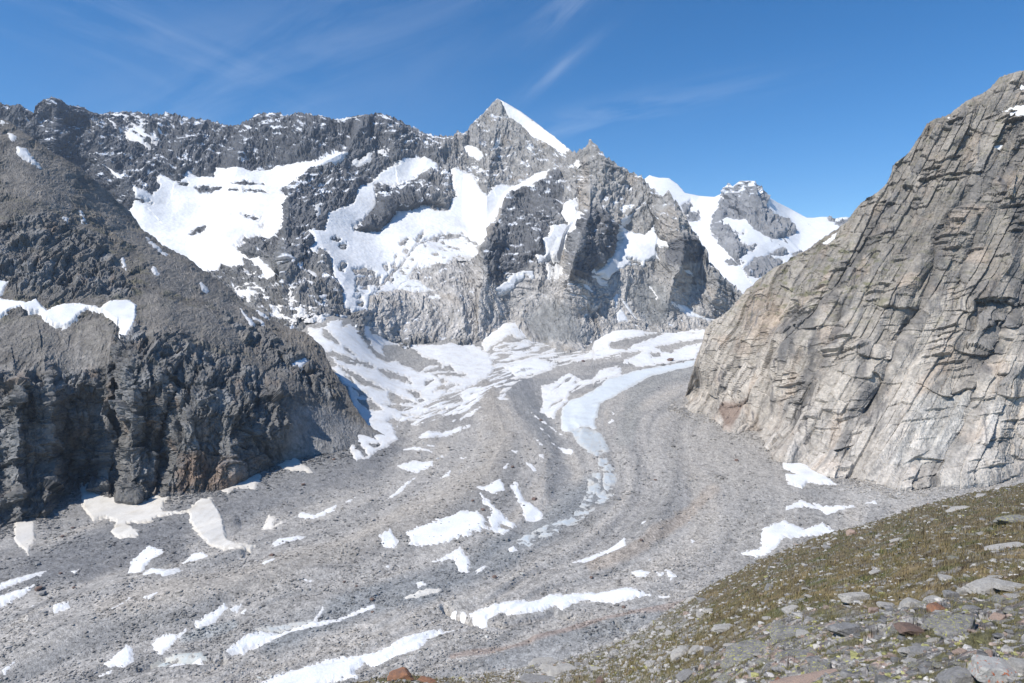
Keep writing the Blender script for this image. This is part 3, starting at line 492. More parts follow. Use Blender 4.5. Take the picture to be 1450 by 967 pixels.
for q, k in ((z6(640, 190, 310, 930, 320, 800, 430, 600, 470, 560, 420, 720, 380, 900), 1), (z6(640, 190, 1080, 420, 1120, 240, 1160, 180, 1180, 400, 1180, 640, 1090, 640), 1), (z6(840, 240, 580, 400, 700, 300, 740, 420, 740, 640, 620, 620), .8)):
    c = mixc(c, (.34, .30, .255), .55 * k * sstep(-3, 3, poly_sd(q, PX, PY)))  # brownish rock, painted paler to show the sunlit left edges
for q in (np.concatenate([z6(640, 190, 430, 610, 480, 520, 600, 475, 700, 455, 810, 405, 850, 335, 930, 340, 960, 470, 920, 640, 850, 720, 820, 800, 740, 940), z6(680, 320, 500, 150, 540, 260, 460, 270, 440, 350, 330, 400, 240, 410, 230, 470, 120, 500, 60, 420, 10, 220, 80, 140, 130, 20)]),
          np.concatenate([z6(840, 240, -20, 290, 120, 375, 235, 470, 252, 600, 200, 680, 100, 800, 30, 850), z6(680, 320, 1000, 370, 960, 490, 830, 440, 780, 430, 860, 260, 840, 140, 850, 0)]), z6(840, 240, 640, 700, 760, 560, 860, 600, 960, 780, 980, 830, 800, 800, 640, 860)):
    c = mixc(c, (.118, .12, .126), .88 * sstep(-3, 4, poly_sd(q, PX, PY)))  # buttress faces turned from the sun, their shade painted into the rock colour
for q in ((410,240,480,222,560,170,600,240,500,290,480,340,440,390,400,375),(690,340,730,280,790,250,800,300,760,370,730,400,690,400),(800,310,850,300,880,340,850,380,810,400)): c = mixc(c, (.135, .137, .142), .75 * sstep(-4, 6, poly_sd(pp(*q), PX, PY)))  # shaded sides of the buttresses, darkened in the colour too
c = mixc(c, (.235, .235, .228), smoothz)
strk = fbm(wx / 9, wt / 80, 3, 85, .6); c = c * (1 + .38 * strk * (pale * .9 + .35) + .3 * (r2 - .5) + .25 * (r3 - .5) + .2 * fbm(S / 60, T / 60, 3, 86))[..., None]
hi = sstep(-200, 900, T - .25 * B[..., 1])
dust = sstep(.10, .24, fbm(S / 70, T / 40, 5, 87, .62) * .9 + (nz - .52) * .8 - .185 + .22 * fbm(S / 300, T / 300, 2, 88) - .12 * (1 - hi) - .25 * smoothz - .1 * pale)
c = mixc(c, (.82, .84, .87), dust * .9)
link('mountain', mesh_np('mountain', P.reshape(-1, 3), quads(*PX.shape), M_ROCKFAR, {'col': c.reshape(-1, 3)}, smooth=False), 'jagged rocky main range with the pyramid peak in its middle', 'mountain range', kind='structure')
flush_snow(RNG, M_SNOWFAR, 220.)

# ================================================================== FAR RANGE
ftop = pp(840, 300, 900, 262, 912, 254, 920, 248, 934, 252, 947, 252, 960, 261, 970, 273, 990, 277, 1013, 279, 1020, 275, 1033, 259, 1038, 264, 1048, 256, 1068, 256, 1073, 262, 1086, 274, 1088, 279, 1102, 287, 1122, 297, 1142, 308, 1155, 308, 1175, 307, 1180, 310, 1198, 307, 1230, 312, 1350, 330)
FAR = land(850, 1300, 1.0, 190, ftop, pp(840, 470, 1350, 470), [(912, 254, 8500), (947, 252, 8500), (1013, 279, 8300), (1060, 256, 7800), (1122, 297, 8000), (1200, 307, 7900), (1350, 330, 7800), (840, 300, 8500), (900, 470, 5200), (1010, 440, 5300), (1060, 420, 5500), (1180, 400, 6000), (1350, 470, 5500), (1000, 350, 6800), (1060, 360, 6500), (1130, 370, 6700)],
            ridges=[(z4(900, 240, 650, 570, 560, 400, 540, 250, 600, 110), 34, 46, 260), (z4(900, 240, 960, 430, 800, 260, 750, 90), 46, 22, 220)], back=8, bstep=(60., -40.))
PX, PY, B = FAR.PX, FAR.PY, FAR.B; FAR.S = B[..., 0]; FAR.T = B[..., 2]; S, T = FAR.S, FAR.T
rockp = z4(900, 240, 485, 400, 500, 300, 540, 230, 550, 150, 600, 90, 630, 120, 670, 70, 770, 75, 850, 170, 820, 210, 850, 260, 900, 300, 1030, 390, 1000, 420, 880, 440, 830, 420, 760, 370, 710, 310, 640, 320, 590, 300, 545, 320, 560, 360, 600, 370, 640, 430, 710, 490, 700, 540, 640, 580, 570, 500, 510, 440)
rk2 = [z4(900, 240, *q) for q in ((305,230,350,205,370,220,340,280,400,275,410,320,340,330,310,290),(700,640,760,580,850,565,940,590,880,660,820,700,730,680),(860,550,950,515,970,540,930,555),(585,590,690,595,680,610,600,610),(1240,300,1280,310,1270,335,1245,330),(1010,550,1060,535,1050,570),(640,405,700,405,690,420),(670,520,770,490,740,520),(1290,350,1400,310,1340,370))]
full = pp(860, 240, 1300, 240, 1300, 480, 860, 480)
add_snow(FAR, [full], 'far_snowfield', 'far white snow dome and glacier behind the valley', 22, holes=[rockp] + rk2, cat='snowfield', edge=3, en=2.)
d_ = FAR.damp
f1, e1, r1 = facet(S / 90, T / 140, 131, 2.); f2, e2, r2 = facet(S / 40, T / 60, 135, 2.)
rel = (ridged(S / 200, T / 500, 4, 22) * 45 + f1 * 40 + f2 * 22) * (1 - .85 * d_); FAR.low = 9 * fbm(S / 500, T / 350, 3, 23)
c = np.zeros(PX.shape + (3,)); c[:] = (.23, .23, .232); c = c * (1 + .3 * (r2 - .5) + .3 * fbm(S / 70, T / 200, 3, 24))[..., None]
c = mixc(c, (.82, .84, .87), sstep(.1, .35, fbm(S / 60, T / 40, 4, 25) + .5 * sstep(290, 258, PY) - .25))
link('mountain', mesh_np('far_mountain', (B + FAR.N * (rel + FAR.low)[..., None]).reshape(-1, 3), quads(*PX.shape), M_ROCKFAR, {'col': c.reshape(-1, 3)}, smooth=False), 'distant grey rock peak standing out of a snow dome', 'mountain', kind='structure')
flush_snow(FAR, M_SNOWFAR, 400.)

# ================================================================== LEFT MOUNTAIN
ltop = pp(-300, 60, -100, 130, 0, 171, 17, 179, 43, 196, 83, 219, 116, 239, 142, 262, 166, 285, 185, 299, 205, 325, 232, 347, 258, 362, 281, 379, 303, 393, 335, 413, 359, 436, 389, 452, 409, 464, 429, 471, 437, 476, 456, 498, 468, 521, 483, 539, 493, 549, 497, 562, 509, 585, 520, 600, 545, 619, 570, 630)
lbase = [(-300, 750, 0), (0, 746, 0), (33, 732, 0), (66, 726, 0), (86, 712, 0), (113, 690, 0), (146, 703, 0), (185, 707, 0), (228, 700, 0), (278, 697, 0), (311, 695, 0), (364, 675, 0), (400, 655, 0), (430, 648, 0), (470, 641, 0), (520, 628, 0), (545, 620, 0)]
lb = []
for x, y, _ in lbase: lb.append((x, y, float(1 / VAL.w(np.array([x]), np.array([y]))[0])))
lbot = np.array([(x, y + 26) for x, y, _ in lb] + [(580, 640)], float)
lctrl = [q for q in lb] + [(0, 171, 1850), (-300, 60, 1750), (116, 239, 1900), (205, 325, 1950), (305, 395, 1900), (389, 452, 1800), (437, 476, 1710), (456, 498, 1630), (483, 539, 1500), (520, 600, 1400), (0, 560, 985), (100, 500, 1110), (0, 480, 1090), (200, 500, 1120), (300, 520, 1190), (400, 550, 1285), (100, 440, 1240), (185, 450, 1260), (0, 420, 1230), (0, 300, 1480), (100, 330, 1560), (200, 400, 1480), (300, 450, 1480),
     (-300, 480, 1050), (-300, 300, 1400), (100, 600, 1045), (200, 600, 1050), (300, 610, 1078), (350, 600, 1112), (380, 600, 1158), (402, 600, 1198), (416, 600, 1226), (430, 600, 1254), (460, 580, 1345)]
lr = [(pp(68, 735, 66, 640, 70, 560, 60, 500), 55, 20, 32), (pp(30, 720, 22, 640, 26, 560, 20, 520), 30, 10, 30), (pp(190, 705, 186, 620, 188, 540, 200, 490), 36, 24, 22), (pp(158, 690, 160, 600, 164, 520, 166, 470), 8, 22, -30), (pp(222, 690, 226, 640, 238, 580, 262, 500), 10, 16, -28),  (pp(235, 700, 250, 640, 280, 570, 300, 520), 14, 60, 20),
      (pp(330, 690, 320, 640, 330, 590), 30, 24, 12), (pp(150, 440, 170, 330, 120, 245), 70, 70, 14), (pp(40, 420, 60, 330, 40, 200), 60, 50, 14), (pp(250, 470, 230, 420, 190, 310), 40, 40, 12), (pp(330, 500, 310, 460, 270, 380), 40, 40, 12), (pp(120, 690, 112, 620, 110, 560), 22, 16, 22)]
lg = [(pp(72, 556, 145, 552, 152, 690, 112, 698, 80, 690), 12, -22), (pp(192, 560, 222, 560, 216, 650, 196, 655), 8, -10)]
LFT = land(-260, 572, .95, 500, ltop, lbot, lctrl, ridges=lr, bulges=lg, back=12, bstep=(14., -12.), jag=1.6, foot=np.array(lbase)[:, :2])
PX, PY, B = LFT.PX, LFT.PY, LFT.B; B0 = LFT.B0; LFT.S = B0[..., 0] + .35 * B0[..., 1]; LFT.T = B0[..., 2] * 1.1 + .3 * B0[..., 1]; S, T = LFT.S, LFT.T
def ls(poly, label=None, T=5, **k):
    k.setdefault('en', 1.6); k.setdefault('edge', 2.5)
    add_snow(LFT, poly, k.pop('name', 'snow_patch'), label or 'small snow scrap in a gully of the dark left mountain', T, cat='snow patch', group=None if label else 'snow scraps on the left mountain', **k)
ls([z3(0, 380, -300, 90, -150, 130, 0, 115, 60, 130, 110, 140, 155, 125, 200, 175, 260, 155, 340, 150, 430, 165, 470, 135, 550, 135, 585, 160, 580, 240, 550, 290, 505, 320, 510, 260, 450, 190, 380, 170, 340, 200, 290, 250, 240, 250, 190, 225, 165, 180, 120, 185, 90, 170, 50, 180, 0, 210, -150, 240)], 'long scalloped snow band across the dark left mountain', 6, name='snow_band', tint=(.82, .82, .81))
ls([z3(0, 380, 1030, 170, 1090, 240, 1085, 270, 1060, 240)], 'slanted snow sliver near the right shoulder of the left mountain'); ls([z3(0, 380, 1230, 412, 1300, 390, 1320, 410, 1270, 440)], 'snow scrap on the lowest right shoulder of the left mountain'); ls([z3(0, 380, 0, 40, 40, 45, 20, 80, 0, 110, -60, 110, -60, 50)], 'snow corner at the left picture edge above the scalloped band')
ls([z3(0, 100, 75, 330, 110, 340, 175, 410, 130, 390, 75, 360)], 'bright snow patch high on the left mountain below its crest')
ls([z6(280, 330, 480, 625, 560, 670, 640, 740, 600, 735, 520, 690)]); ls([z6(280, 330, 480, 715, 590, 770, 570, 782, 490, 740)])
for q in ((0,220,45,240,0,232),(35,275,65,300,50,300),(345,600,365,650,350,652),(620,700,710,785,660,747),(525,800,550,860,540,855),(655,845,675,870,665,872),(270,640,285,640,280,655),(860,915,890,940,870,935)): ls([z3(0, 100, *q)], T=3)
d_ = LFT.damp
cliff = np.maximum.reduce([sstep(-10, 25, poly_sd(pp(-300, 520, 40, 490, 150, 480, 165, 440, 250, 470, 340, 500, 400, 540, 415, 600, 392, 665, 300, 705, 180, 720, 100, 720, 0, 760, -300, 760), PX, PY)), .9 * sstep(-6, 14, poly_sd(pp(-100, 320, 60, 300, 150, 340, 190, 420, 100, 425, 0, 410, -100, 420), PX, PY)), .8 * sstep(-4, 10, poly_sd(pp(300, 420, 360, 455, 440, 510, 480, 550, 478, 575, 440, 560, 400, 530, 330, 480), PX, PY))])
wx = S + 14 * fbm(S / 60, T / 60, 3, 171); wt = T + 14 * fbm(S / 60, T / 60, 3, 172)
f1, e1, r1 = facet(wx / 34, wt / 60, 231, 2.2); f2, e2, r2 = facet(wx / 15 + .2 * wt / 14, wt / 34, 235, 2.2); f3, e3, r3 = facet(wx / 5.5, wt / 10, 239, 2.2)
rough = ridged(wx / 60, wt / 190, 4, 202, .55) * 11 * (.2 + cliff); low = fbm(S / 150, T / 150, 3, 214) * 14
b1, eb1, rb1 = bricks(*rot(S / 15, T / 34, 12), 541, 1.4, .1); b2, eb2, rb2 = bricks(*rot(S / 8, T / 9, 52), 545, 1.4, .15); b3, eb3, rb3 = bricks(*rot(S / 3.4, T / 3, 35), 549, 1.4, .2)
dn = f1 * 11 + f2 * 4.5 + f3 * 1.6 + b1 * 6 + b2 * 2.4 + b3 * 1.2
crags = sstep(.0, .4, fbm(S / 55, T / 80, 4, 217) + .1) * .75
amp = np.clip(np.maximum(cliff, crags * (1 - sstep(560, 600, PY)) * .75), .1, 1)
amp = amp * (1 - .75 * sstep(20, 60, poly_sd(pp(200, 360, 300, 420, 270, 470, 190, 460, 180, 400), PX, PY) + 30))
scr = np.zeros(PX.shape); wob = 14 * fbm(S / 40, T / 40, 4, 261)
for q in (pp(-200, 500, 0, 455, 40, 442, 100, 458, 150, 442, 172, 490, 150, 520, 60, 532, 0, 530, -200, 560), pp(195, 425, 215, 418, 300, 440, 352, 482, 330, 492, 250, 468, 200, 474), pp(140, 262, 200, 325, 300, 395, 370, 450, 345, 462, 275, 412, 180, 345, 115, 285), pp(10, 180, 60, 210, 110, 245, 100, 310, 0, 265), pp(190, 345, 260, 370, 290, 420, 230, 415), pp(415, 575, 470, 570, 560, 625, 440, 665, 400, 662)):
    scr = np.maximum(scr, sstep(-5, 8, poly_sd(q, PX, PY) + wob))
chute = sstep(.1, .35, fbm((S - .3 * T) / 14, T / 160, 3, 263)) * sstep(520, 480, PY); scr = np.maximum(scr, .8 * chute)
rel = (rough * (1 - .6 * scr) + dn * amp * (1 - .85 * scr) - 2) * (1 - .95 * d_)
rel = rel * sstep(-2, 14, PY - np.interp(PX, ltop[:, 0], ltop[:, 1])) + (.8 * f3 + .6 * f2) * (1 - d_)
rel = rel + .28 * (1 - .8 * scr) * facet(S / 3., T / 3., 244, 2.)[0] * (1 - .8 * d_) + low
LFT.low = low
P = B + LFT.N * rel[..., None]
c = np.zeros(PX.shape + (3,)); c[:] = (.165, .154, .14)
c = mixc(c, (.185, .165, .14), .7 * sstep(0, .4, fbm(S / 120, T / 120, 3, 251)) * (1 - cliff))
c = mixc(c, (.165, .155, .105), .65 * sstep(-.05, .35, fbm(S / 40, T / 25, 4, 253)) * sstep(640, 420, PY) * sstep(420, 250, PX) * sstep(250, 330, PY + .0 * PX))
c = mixc(c, (.165, .162, .157), .9 * cliff)
c = mixc(c, (.27, .27, .268), .75 * cliff * sstep(0, .3, fbm(S / 70, T / 70, 3, 255)))
c = mixc(c, (.22, .15, .105), .7 * sstep(1.1, .4, np.hypot((PX - 290) / 60, (PY - 672) / 34) + .5 * fbm(S / 30, T / 20, 3, 257)))
c = mixc(c, (.24, .17, .12), .45 * sstep(.2, .5, fbm(S / 25, T / 60, 3, 258)) * cliff)
c = mixc(c, (.255, .235, .21), .75 * scr)
c = mixc(c, (.26, .255, .248), .9 * sstep(-6, 10, poly_sd(pp(415, 575, 470, 575, 560, 625, 440, 660, 395, 665), PX, PY)))
c = c * (1 + .35 * (r2 - .5) * cliff + .3 * (r3 - .5) + .3 * fbm(S / 20, T / 20, 4, 259, .6) + .3 * fbm(S / 7, T / 60, 2, 260) * cliff)[..., None] * .84
link('mountain', mesh_np('left_mountain', P.reshape(-1, 3), quads(*PX.shape), M_DARK, {'col': c.reshape(-1, 3)}, smooth=False), 'dark brown grey mountain flank ending in a gullied cliff', 'mountain', kind='structure')
flush_snow(LFT, M_SNOW, 60.)

# ================================================================== RIGHT CLIFF
rtop = pp(940, 580, 958, 574, 964, 570, 968, 562, 973, 550, 980, 526, 990, 502, 1000, 479, 1013, 456, 1036, 436, 1053, 416, 1079, 397, 1099, 380, 1109, 375, 1132, 361, 1155, 345, 1182, 328, 1202, 315, 1212, 303, 1225, 287, 1245, 270, 1255, 260, 1265, 242, 1267, 232, 1281, 219, 1294, 202, 1304, 186, 1311, 176, 1326, 168, 1344, 164, 1361, 154, 1384, 140, 1404, 128, 1417, 113, 1442, 101, 1450, 100, 1520, 70, 1700, 20)
rb = [(945, 574), (958, 577), (985, 581), (1003, 585), (1016, 595), (1036, 614), (1066, 612), (1083, 627), (1102, 648), (1140, 655), (1170, 672), (1202, 675), (1268, 691), (1334, 688), (1384, 681), (1450, 671), (1700, 660)]
cb = []
for x, y in rb:
    xx = min(x, 1320); cb.append((x, y, float(1 / VAL.w(np.array([xx], float), np.array([y], float))[0]) if x < 1400 else 1120.))
cctrl = cb + [(964, 570, 1840), (980, 526, 1800), (1000, 479, 1780), (1036, 436, 1740), (1079, 397, 1690), (1132, 361, 1620), (1202, 315, 1540), (1265, 242, 1520), (1304, 186, 1520), (1384, 140, 1500), (1450, 100, 1490), (1700, 20, 1450), (1150, 500, 1360), (1250, 500, 1290), (1350, 500, 1260), (1450, 500, 1240), (1700, 450, 1220), (1250, 380, 1400), (1350, 350, 1370), (1450, 350, 1340), (1080, 500, 1530), (1040, 540, 1590), (1450, 600, 1170), (1300, 620, 1140), (1150, 600, 1260), (1350, 250, 1450)]
cr = [(pp(1330, 350, 1300, 440, 1270, 500, 1225, 585)[::-1], 22, 10, -20), (pp(1450, 400, 1384, 542, 1364, 605, 1321, 680)[::-1], 12, 8, -13), (pp(1200, 430, 1170, 520, 1130, 600)[::-1], 12, 8, -11), (pp(1395, 250, 1330, 330, 1320, 380)[::-1], 14, 10, -14), (pp(1260, 300, 1180, 420, 1120, 500)[::-1], 14, 9, -10), (pp(1445, 210, 1390, 290, 1360, 400)[::-1], 12, 9, -12),
      (pp(1310, 552, 1342, 560, 1372, 545)[::-1], 3, 34, 10), (pp(1360, 440, 1440, 432)[::-1], 3, 36, 14), (pp(1365, 468, 1436, 462)[::-1], 2.5, 18, 11), (pp(1350, 498, 1405, 504)[::-1], 2.5, 16, 8), (pp(1105, 472, 1158, 466)[::-1], 3, 26, 10), (pp(1235, 432, 1290, 436)[::-1], 3, 26, 8), (pp(1210, 500, 1245, 506)[::-1], 2.5, 18, 8), (pp(1198, 532, 1240, 536)[::-1], 2.5, 14, 8), (pp(1170, 640, 1200, 632)[::-1], 2.5, 16, 8),
      (pp(1295, 645, 1330, 650)[::-1], 2.5, 18, 7), (pp(1100, 568, 1120, 562)[::-1], 2.5, 14, 6), (pp(1010, 600, 1062, 560, 1070, 540), 20, 8, 12), (pp(1405, 562, 1450, 560)[::-1], 2.5, 18, 7), (pp(1280, 655, 1310, 640)[::-1], 3, 12, 6)]
cr = [(a_, b_, c_, d_ * (1.7 if d_ < 0 else 1.3)) for a_, b_, c_, d_ in cr]
RGT = land(945, 1600, .95, 540, rtop, np.array([(x, y + 22) for x, y in rb], float), cctrl, ridges=cr, back=12, bstep=(12., -12.), jag=2.2, foot=np.array(rb, float))
PX, PY, B = RGT.PX, RGT.PY, RGT.B; B0 = RGT.B0; RGT.S = B0[..., 0] * .8 - B0[..., 1] * .6; RGT.T = B0[..., 2] * 1.15 + .1 * B0[..., 1]; S, T = RGT.S, RGT.T
def cs(poly, label=None, T=3, **k):
    k.setdefault('en', 1.6); k.setdefault('edge', 2.5)
    add_snow(RGT, poly, 'snow_patch', label or 'small snow scrap on a ledge of the right cliff', T, cat='snow patch', group=None if label else 'snow scraps on the right cliff', **k)
cs([z3(970, 80, 1355, 240, 1400, 215, 1450, 215, 1520, 200, 1520, 280, 1450, 275, 1390, 268)], 'ragged snow patch near the top right of the pale cliff', en=3, cover=.75)
cs([z3(970, 80, 1415, 130, 1450, 120, 1500, 110, 1500, 150, 1440, 160)], 'topmost snow patch on the pale cliff at the right edge', en=3); cs([z3(970, 80, 1310, 390, 1370, 360, 1350, 420)], en=3); cs([z3(970, 80, 1425, 370, 1460, 365, 1450, 385)]); cs([z3(970, 80, 1055, 485, 1075, 475, 1065, 492)]); cs([z3(970, 80, 575, 810, 620, 775, 690, 725, 650, 790, 610, 815)], 'snow wedge where the pale cliff meets the far glacier'); cs([z3(970, 80, 1115, 262, 1140, 258, 1125, 275)])
cs([z3(970, 80, 1320, 868, 1370, 868, 1340, 876)])
d_ = RGT.damp
th = math.radians(73)   # slabs dip along this line
a_ = S * math.cos(th) + T * math.sin(th); b_ = -S * math.sin(th) + T * math.cos(th)
wa = a_ + 8 * fbm(S / 45, T / 45, 3, 371); wb = b_ + 3.5 * fbm(S / 30, T / 30, 4, 372)
f1, e1, r1 = facet(wb / 34, wa / 130, 331, .7); f2, e2, r2 = facet(wb / 12, wa / 52, 335, .9); f3, e3, r3 = facet(wb / 4.2, wa / 17, 339, 1.2); f4, e4, r4 = facet(S / 16 + .4 * perlin(S / 20, T / 20, 5), T / 9, 345, 1.5)
rough = ridged(wb / 60, wa / 330, 3, 302, .5) * 8 + ridged(wb / 170, wa / 600, 2, 303) * 16; low = fbm(S / 140, T / 140, 3, 314) * 14
topz = sstep(360, 200, PY) * .6
blocky = sstep(.05, .3, fbm(S / 80, T / 80, 3, 318)) * .9
ww = 1.6 * fbm(S / 30, T / 30, 3, 373)
b1, eb1, rb1 = bricks(*rot((S + ww) / 95, (T + ww) / 95 * 1., 62)[::1], 641, .5)
xa_, ya_ = rot(S + ww, T + ww, 73); b1, eb1, rb1 = bricks(xa_ / 110, ya_ / 30, 641, .6); b2, eb2, rb2 = bricks(xa_ / 58, ya_ / 15, 645, .8)
xv_, yv_ = rot(S + ww, T + ww, 84); b6, eb6, rb6 = bricks(xv_ / 70, yv_ / 24, 661, .9); xb_, yb_ = rot(S + ww, T + ww, 80); b3, eb3, rb3 = bricks(xb_ / 22, yb_ / 6.5, 649, .9)
xc_, yc_ = rot(S + ww, T + ww, 14); b4, eb4, rb4 = bricks(xc_ / 34, yc_ / 15, 653, .8, .9); b5, eb5, rb5 = bricks(xc_ / 11, yc_ / 5, 657, .9, .8)
lit = np.clip(sstep(1010, 1120, PX), .15, 1)
dn = f1 * 2 + b6 * 7 * sstep(-.1, .3, fbm(S / 90, T / 90, 3, 375)) + b1 * 9 + b2 * 5.2 + b3 * 1.1 * blocky + (b4 * 6.5 + b5 * 1.6) * blocky * lit - 2.2 * sstep(.045, 0, eb2) + f3 * .3
slabz = sstep(-.05, .22, fbm(S / 120, T / 150, 3, 374)); dn = dn * (1 - .55 * slabz) + b1 * 4 * slabz
slab = sstep(-6, 10, poly_sd(pp(1290, 565, 1385, 555, 1372, 600, 1340, 660, 1260, 660, 1280, 600), PX, PY)); slab = np.maximum(slab, .8 * sstep(-6, 10, poly_sd(pp(1380, 575, 1415, 560, 1415, 610, 1385, 620), PX, PY)))
rel = (rough + dn * (1 - .55 * slab) * (1 + topz)) * (1 - .95 * d_)
rel = rel * sstep(-2, 10, PY - np.interp(PX, rtop[:, 0], rtop[:, 1])) + (.4 * f3 + f2 * .5 + .25 * facet(S / 1.8, T / 1.8, 350, 2.)[0]) * (1 - d_) + low
RGT.low = low
P = B + RGT.N * rel[..., None]
c = np.zeros(PX.shape + (3,)); c[:] = (.41, .37, .318)
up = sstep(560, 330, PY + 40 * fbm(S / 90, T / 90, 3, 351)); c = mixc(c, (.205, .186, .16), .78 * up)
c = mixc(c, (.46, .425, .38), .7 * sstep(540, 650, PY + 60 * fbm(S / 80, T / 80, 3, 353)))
c = mixc(c, (.40, .30, .22), .32 * sstep(.1, .42, fbm(wb / 45, wa / 80, 4, 355)) * (1 - .6 * topz))
c = mixc(c, (.40, .29, .2), .4 * sstep(1.2, .3, np.hypot((PX - 1085) / 40, (PY - 450) / 45) + .4 * fbm(S / 25, T / 25, 3, 356)))
c = mixc(c, (.155, .15, .085), .8 * sstep(.02, .3, fbm(S / 30, T / 14, 4, 357) - .05) * sstep(1.15, .35, np.hypot((PX - 1185 + (PY - 390) * .6) / 175, (PY - 395) / 75)))
c = mixc(c, (.17, .16, .1), .4 * sstep(.15, .35, fbm(S / 24, T / 12, 4, 358)) * sstep(560, 430, PY))
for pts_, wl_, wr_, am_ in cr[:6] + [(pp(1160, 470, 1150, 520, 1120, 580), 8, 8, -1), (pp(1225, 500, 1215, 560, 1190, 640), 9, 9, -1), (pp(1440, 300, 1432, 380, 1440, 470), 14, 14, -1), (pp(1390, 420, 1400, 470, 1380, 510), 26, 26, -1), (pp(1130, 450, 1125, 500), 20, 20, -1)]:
    dd, _, _ = line_sd(pts_, PX, PY); c = mixc(c, (.12, .116, .112), .7 * sstep(wl_ * 1.1, wl_ * .2, dd + wl_ * 1.1 * fbm(S / 14, T / 30, 4, 376, .6)))  # cleft shade painted dark into the rock, mixed with water stains
stain = sstep(.08, .38, fbm(S / 5.5, T / 70, 3, 359, .6)) * sstep(-.1, .3, fbm(S / 60, T / 90, 3, 360))
c = mixc(c, (.125, .12, .12), .85 * stain)
gr = sstep(.15, .45, fbm(wb / 22, wa / 90, 4, 364)); c = mixc(c, (.175, .166, .156), .75 * gr)
c = mixc(c, (.47, .45, .41), .6 * slab)
c = c * (1 + .24 * (rb1 - .5) + .3 * (rb2 - .5) + .16 * (rb3 - .5) + .15 * (rb5 - .5) + .2 * fbm(wb / 4, wa / 12, 4, 361, .6) + .2 * fbm(S / 30, T / 30, 3, 362))[..., None]
c = mixc(c, (.22, .155, .12), .8 * sstep(-2, 3, poly_sd(z3(970, 380, 150, 620, 280, 545, 285, 580, 200, 712, 175, 690), PX, PY)))
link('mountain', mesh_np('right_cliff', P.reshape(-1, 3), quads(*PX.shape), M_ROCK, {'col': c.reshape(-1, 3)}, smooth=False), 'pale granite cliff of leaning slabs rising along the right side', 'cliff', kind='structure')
flush_snow(RGT, M_SNOW, 60.)
# ================================================================== FOREGROUND SLOPE
ftop = pp(380, 1000, 450, 985, 500, 968, 520, 964, 545, 955, 575, 952, 600, 960, 640, 962, 700, 951, 740, 946, 765, 938, 800, 936, 850, 918, 900, 896, 950, 862, 1000, 832, 1060, 800, 1130, 771, 1165, 757, 1200, 748, 1240, 738, 1280, 723, 1350, 703, 1450, 684, 1520, 668, 1700, 632)
HGT, PA, PB = 3.0, .32, .5
def fw(px, py):
    q = np.arange(300, 1800.); e = np.interp(q, ftop[:, 0], ftop[:, 1]); e = blur(e[None], 25)[0]; e = blur(e[None], 25)[0]
    te = tan_of(np.interp(px, q, e)); ym = np.interp(px, [450, 800, 1450], [55, 75, 115])
    return np.maximum((tan_of(py) - te) / HGT + 1 / ym, .004)
FG = land(390, 1690, 1.0, 330, ftop, pp(380, 1120, 1700, 1120), wfun=fw, back=14, bstep=(2.2, -1.9), jag=1.6)
PX, PY, B = FG.PX, FG.PY, FG.B; S, T = B[..., 0], B[..., 1]; FG.S, FG.T = S, T
Dp = T                                              # distance from the camera
outc = sstep(-8, 16, poly_sd(pp(560, 1130, 900, 985, 960, 950, 1010, 920, 1070, 885, 1110, 868, 1180, 862, 1262, 862, 1330, 846, 1450, 848, 1720, 850, 1720, 1130), PX, PY) + 14 * fbm(S / 1.2, T / 1.2, 3, 401))
talus = sstep(-6, 16, poly_sd(pp(500, 990, 700, 945, 860, 905, 960, 850, 1010, 850, 1000, 900, 960, 945, 900, 990), PX, PY) + 18 * fbm(S / 3., T / 3., 3, 402))
FG.outc, FG.talus = outc, talus
fa, ea, ra = facet(S / 1.1, T / .8, 411, 1.8); fb, eb, rb_ = facet(S / .36, T / .3, 415, 1.8); fc, ec, rc = facet(S / .13, T / .12, 419, 1.8)
rel = .25 * fbm(S / 4., T / 4., 3, 405) + .06 * fbm(S / .6, T / .6, 4, 407) * (1 - outc)
rel = rel + outc * blur(blur(.2 * fa + .045 * fb + .014 * fc + .03, 2), 1) + (1 - outc) * .10 * (ridged(S / .7, T / .7, 2, 447) - .5) + .05 * fbm(S / .15, T / .15, 2, 409) * (1 - outc)
rel = rel + talus * blur(.16 * facet(S / 1.6, T / 1.6, 421, 1.7)[0], 2)
P = B.copy(); P[..., 2] += rel
FG.P = P
turf = np.zeros(PX.shape + (3,)); turf[:] = (.15, .122, .068)
turf = mixc(turf, (.088, .10, .038), .85 * sstep(-.05, .3, fbm(S / 2.2, T / 2.2, 4, 431)))
turf = mixc(turf, (.235, .18, .10), .85 * sstep(.05, .35, fbm(S / 1.6, T / 1.6, 4, 433)))
turf = mixc(turf, (.075, .055, .036), .8 * sstep(.05, .3, fbm(S / 1.1, T / .8, 4, 434)))
turf = mixc(turf, (.27, .255, .235), .75 * sstep(.16, .3, fbm(S / .9, T / .55, 4, 435, .6)))
rock = np.zeros_like(turf); rock[:] = (.225, .21, .195)
rock = mixc(rock, (.34, .245, .20), sstep(.62, .9, rb_) * .85); rock = mixc(rock, (.09, .088, .09), .85 * sstep(-.06, .22, fbm(S / .5, T / .3, 4, 437, .65) + .3 * sstep(1270, 1330, PX)))
rock = mixc(rock, (.40, .385, .36), .8 * sstep(.75, .9, rc))
rock = mixc(rock, (.40, .385, .10), .85 * sstep(.2, .33, fbm(S / .16, T / .1, 3, 439, .6)) * sstep(-.15, .2, fbm(S / 1.1, T / 1.1, 2, 440)))
rock = mixc(rock, (.10, .095, .045), .9 * sstep(-.03, .12, fbm(S / .9, T / .6, 3, 441) - .3 * fa))
c = turf * (1 - outc[..., None]) + rock * outc[..., None]
c = mixc(c, (.30, .285, .265), talus * .75 * sstep(-.15, .2, fbm(S / 1.3, T / 1.3, 3, 443)))
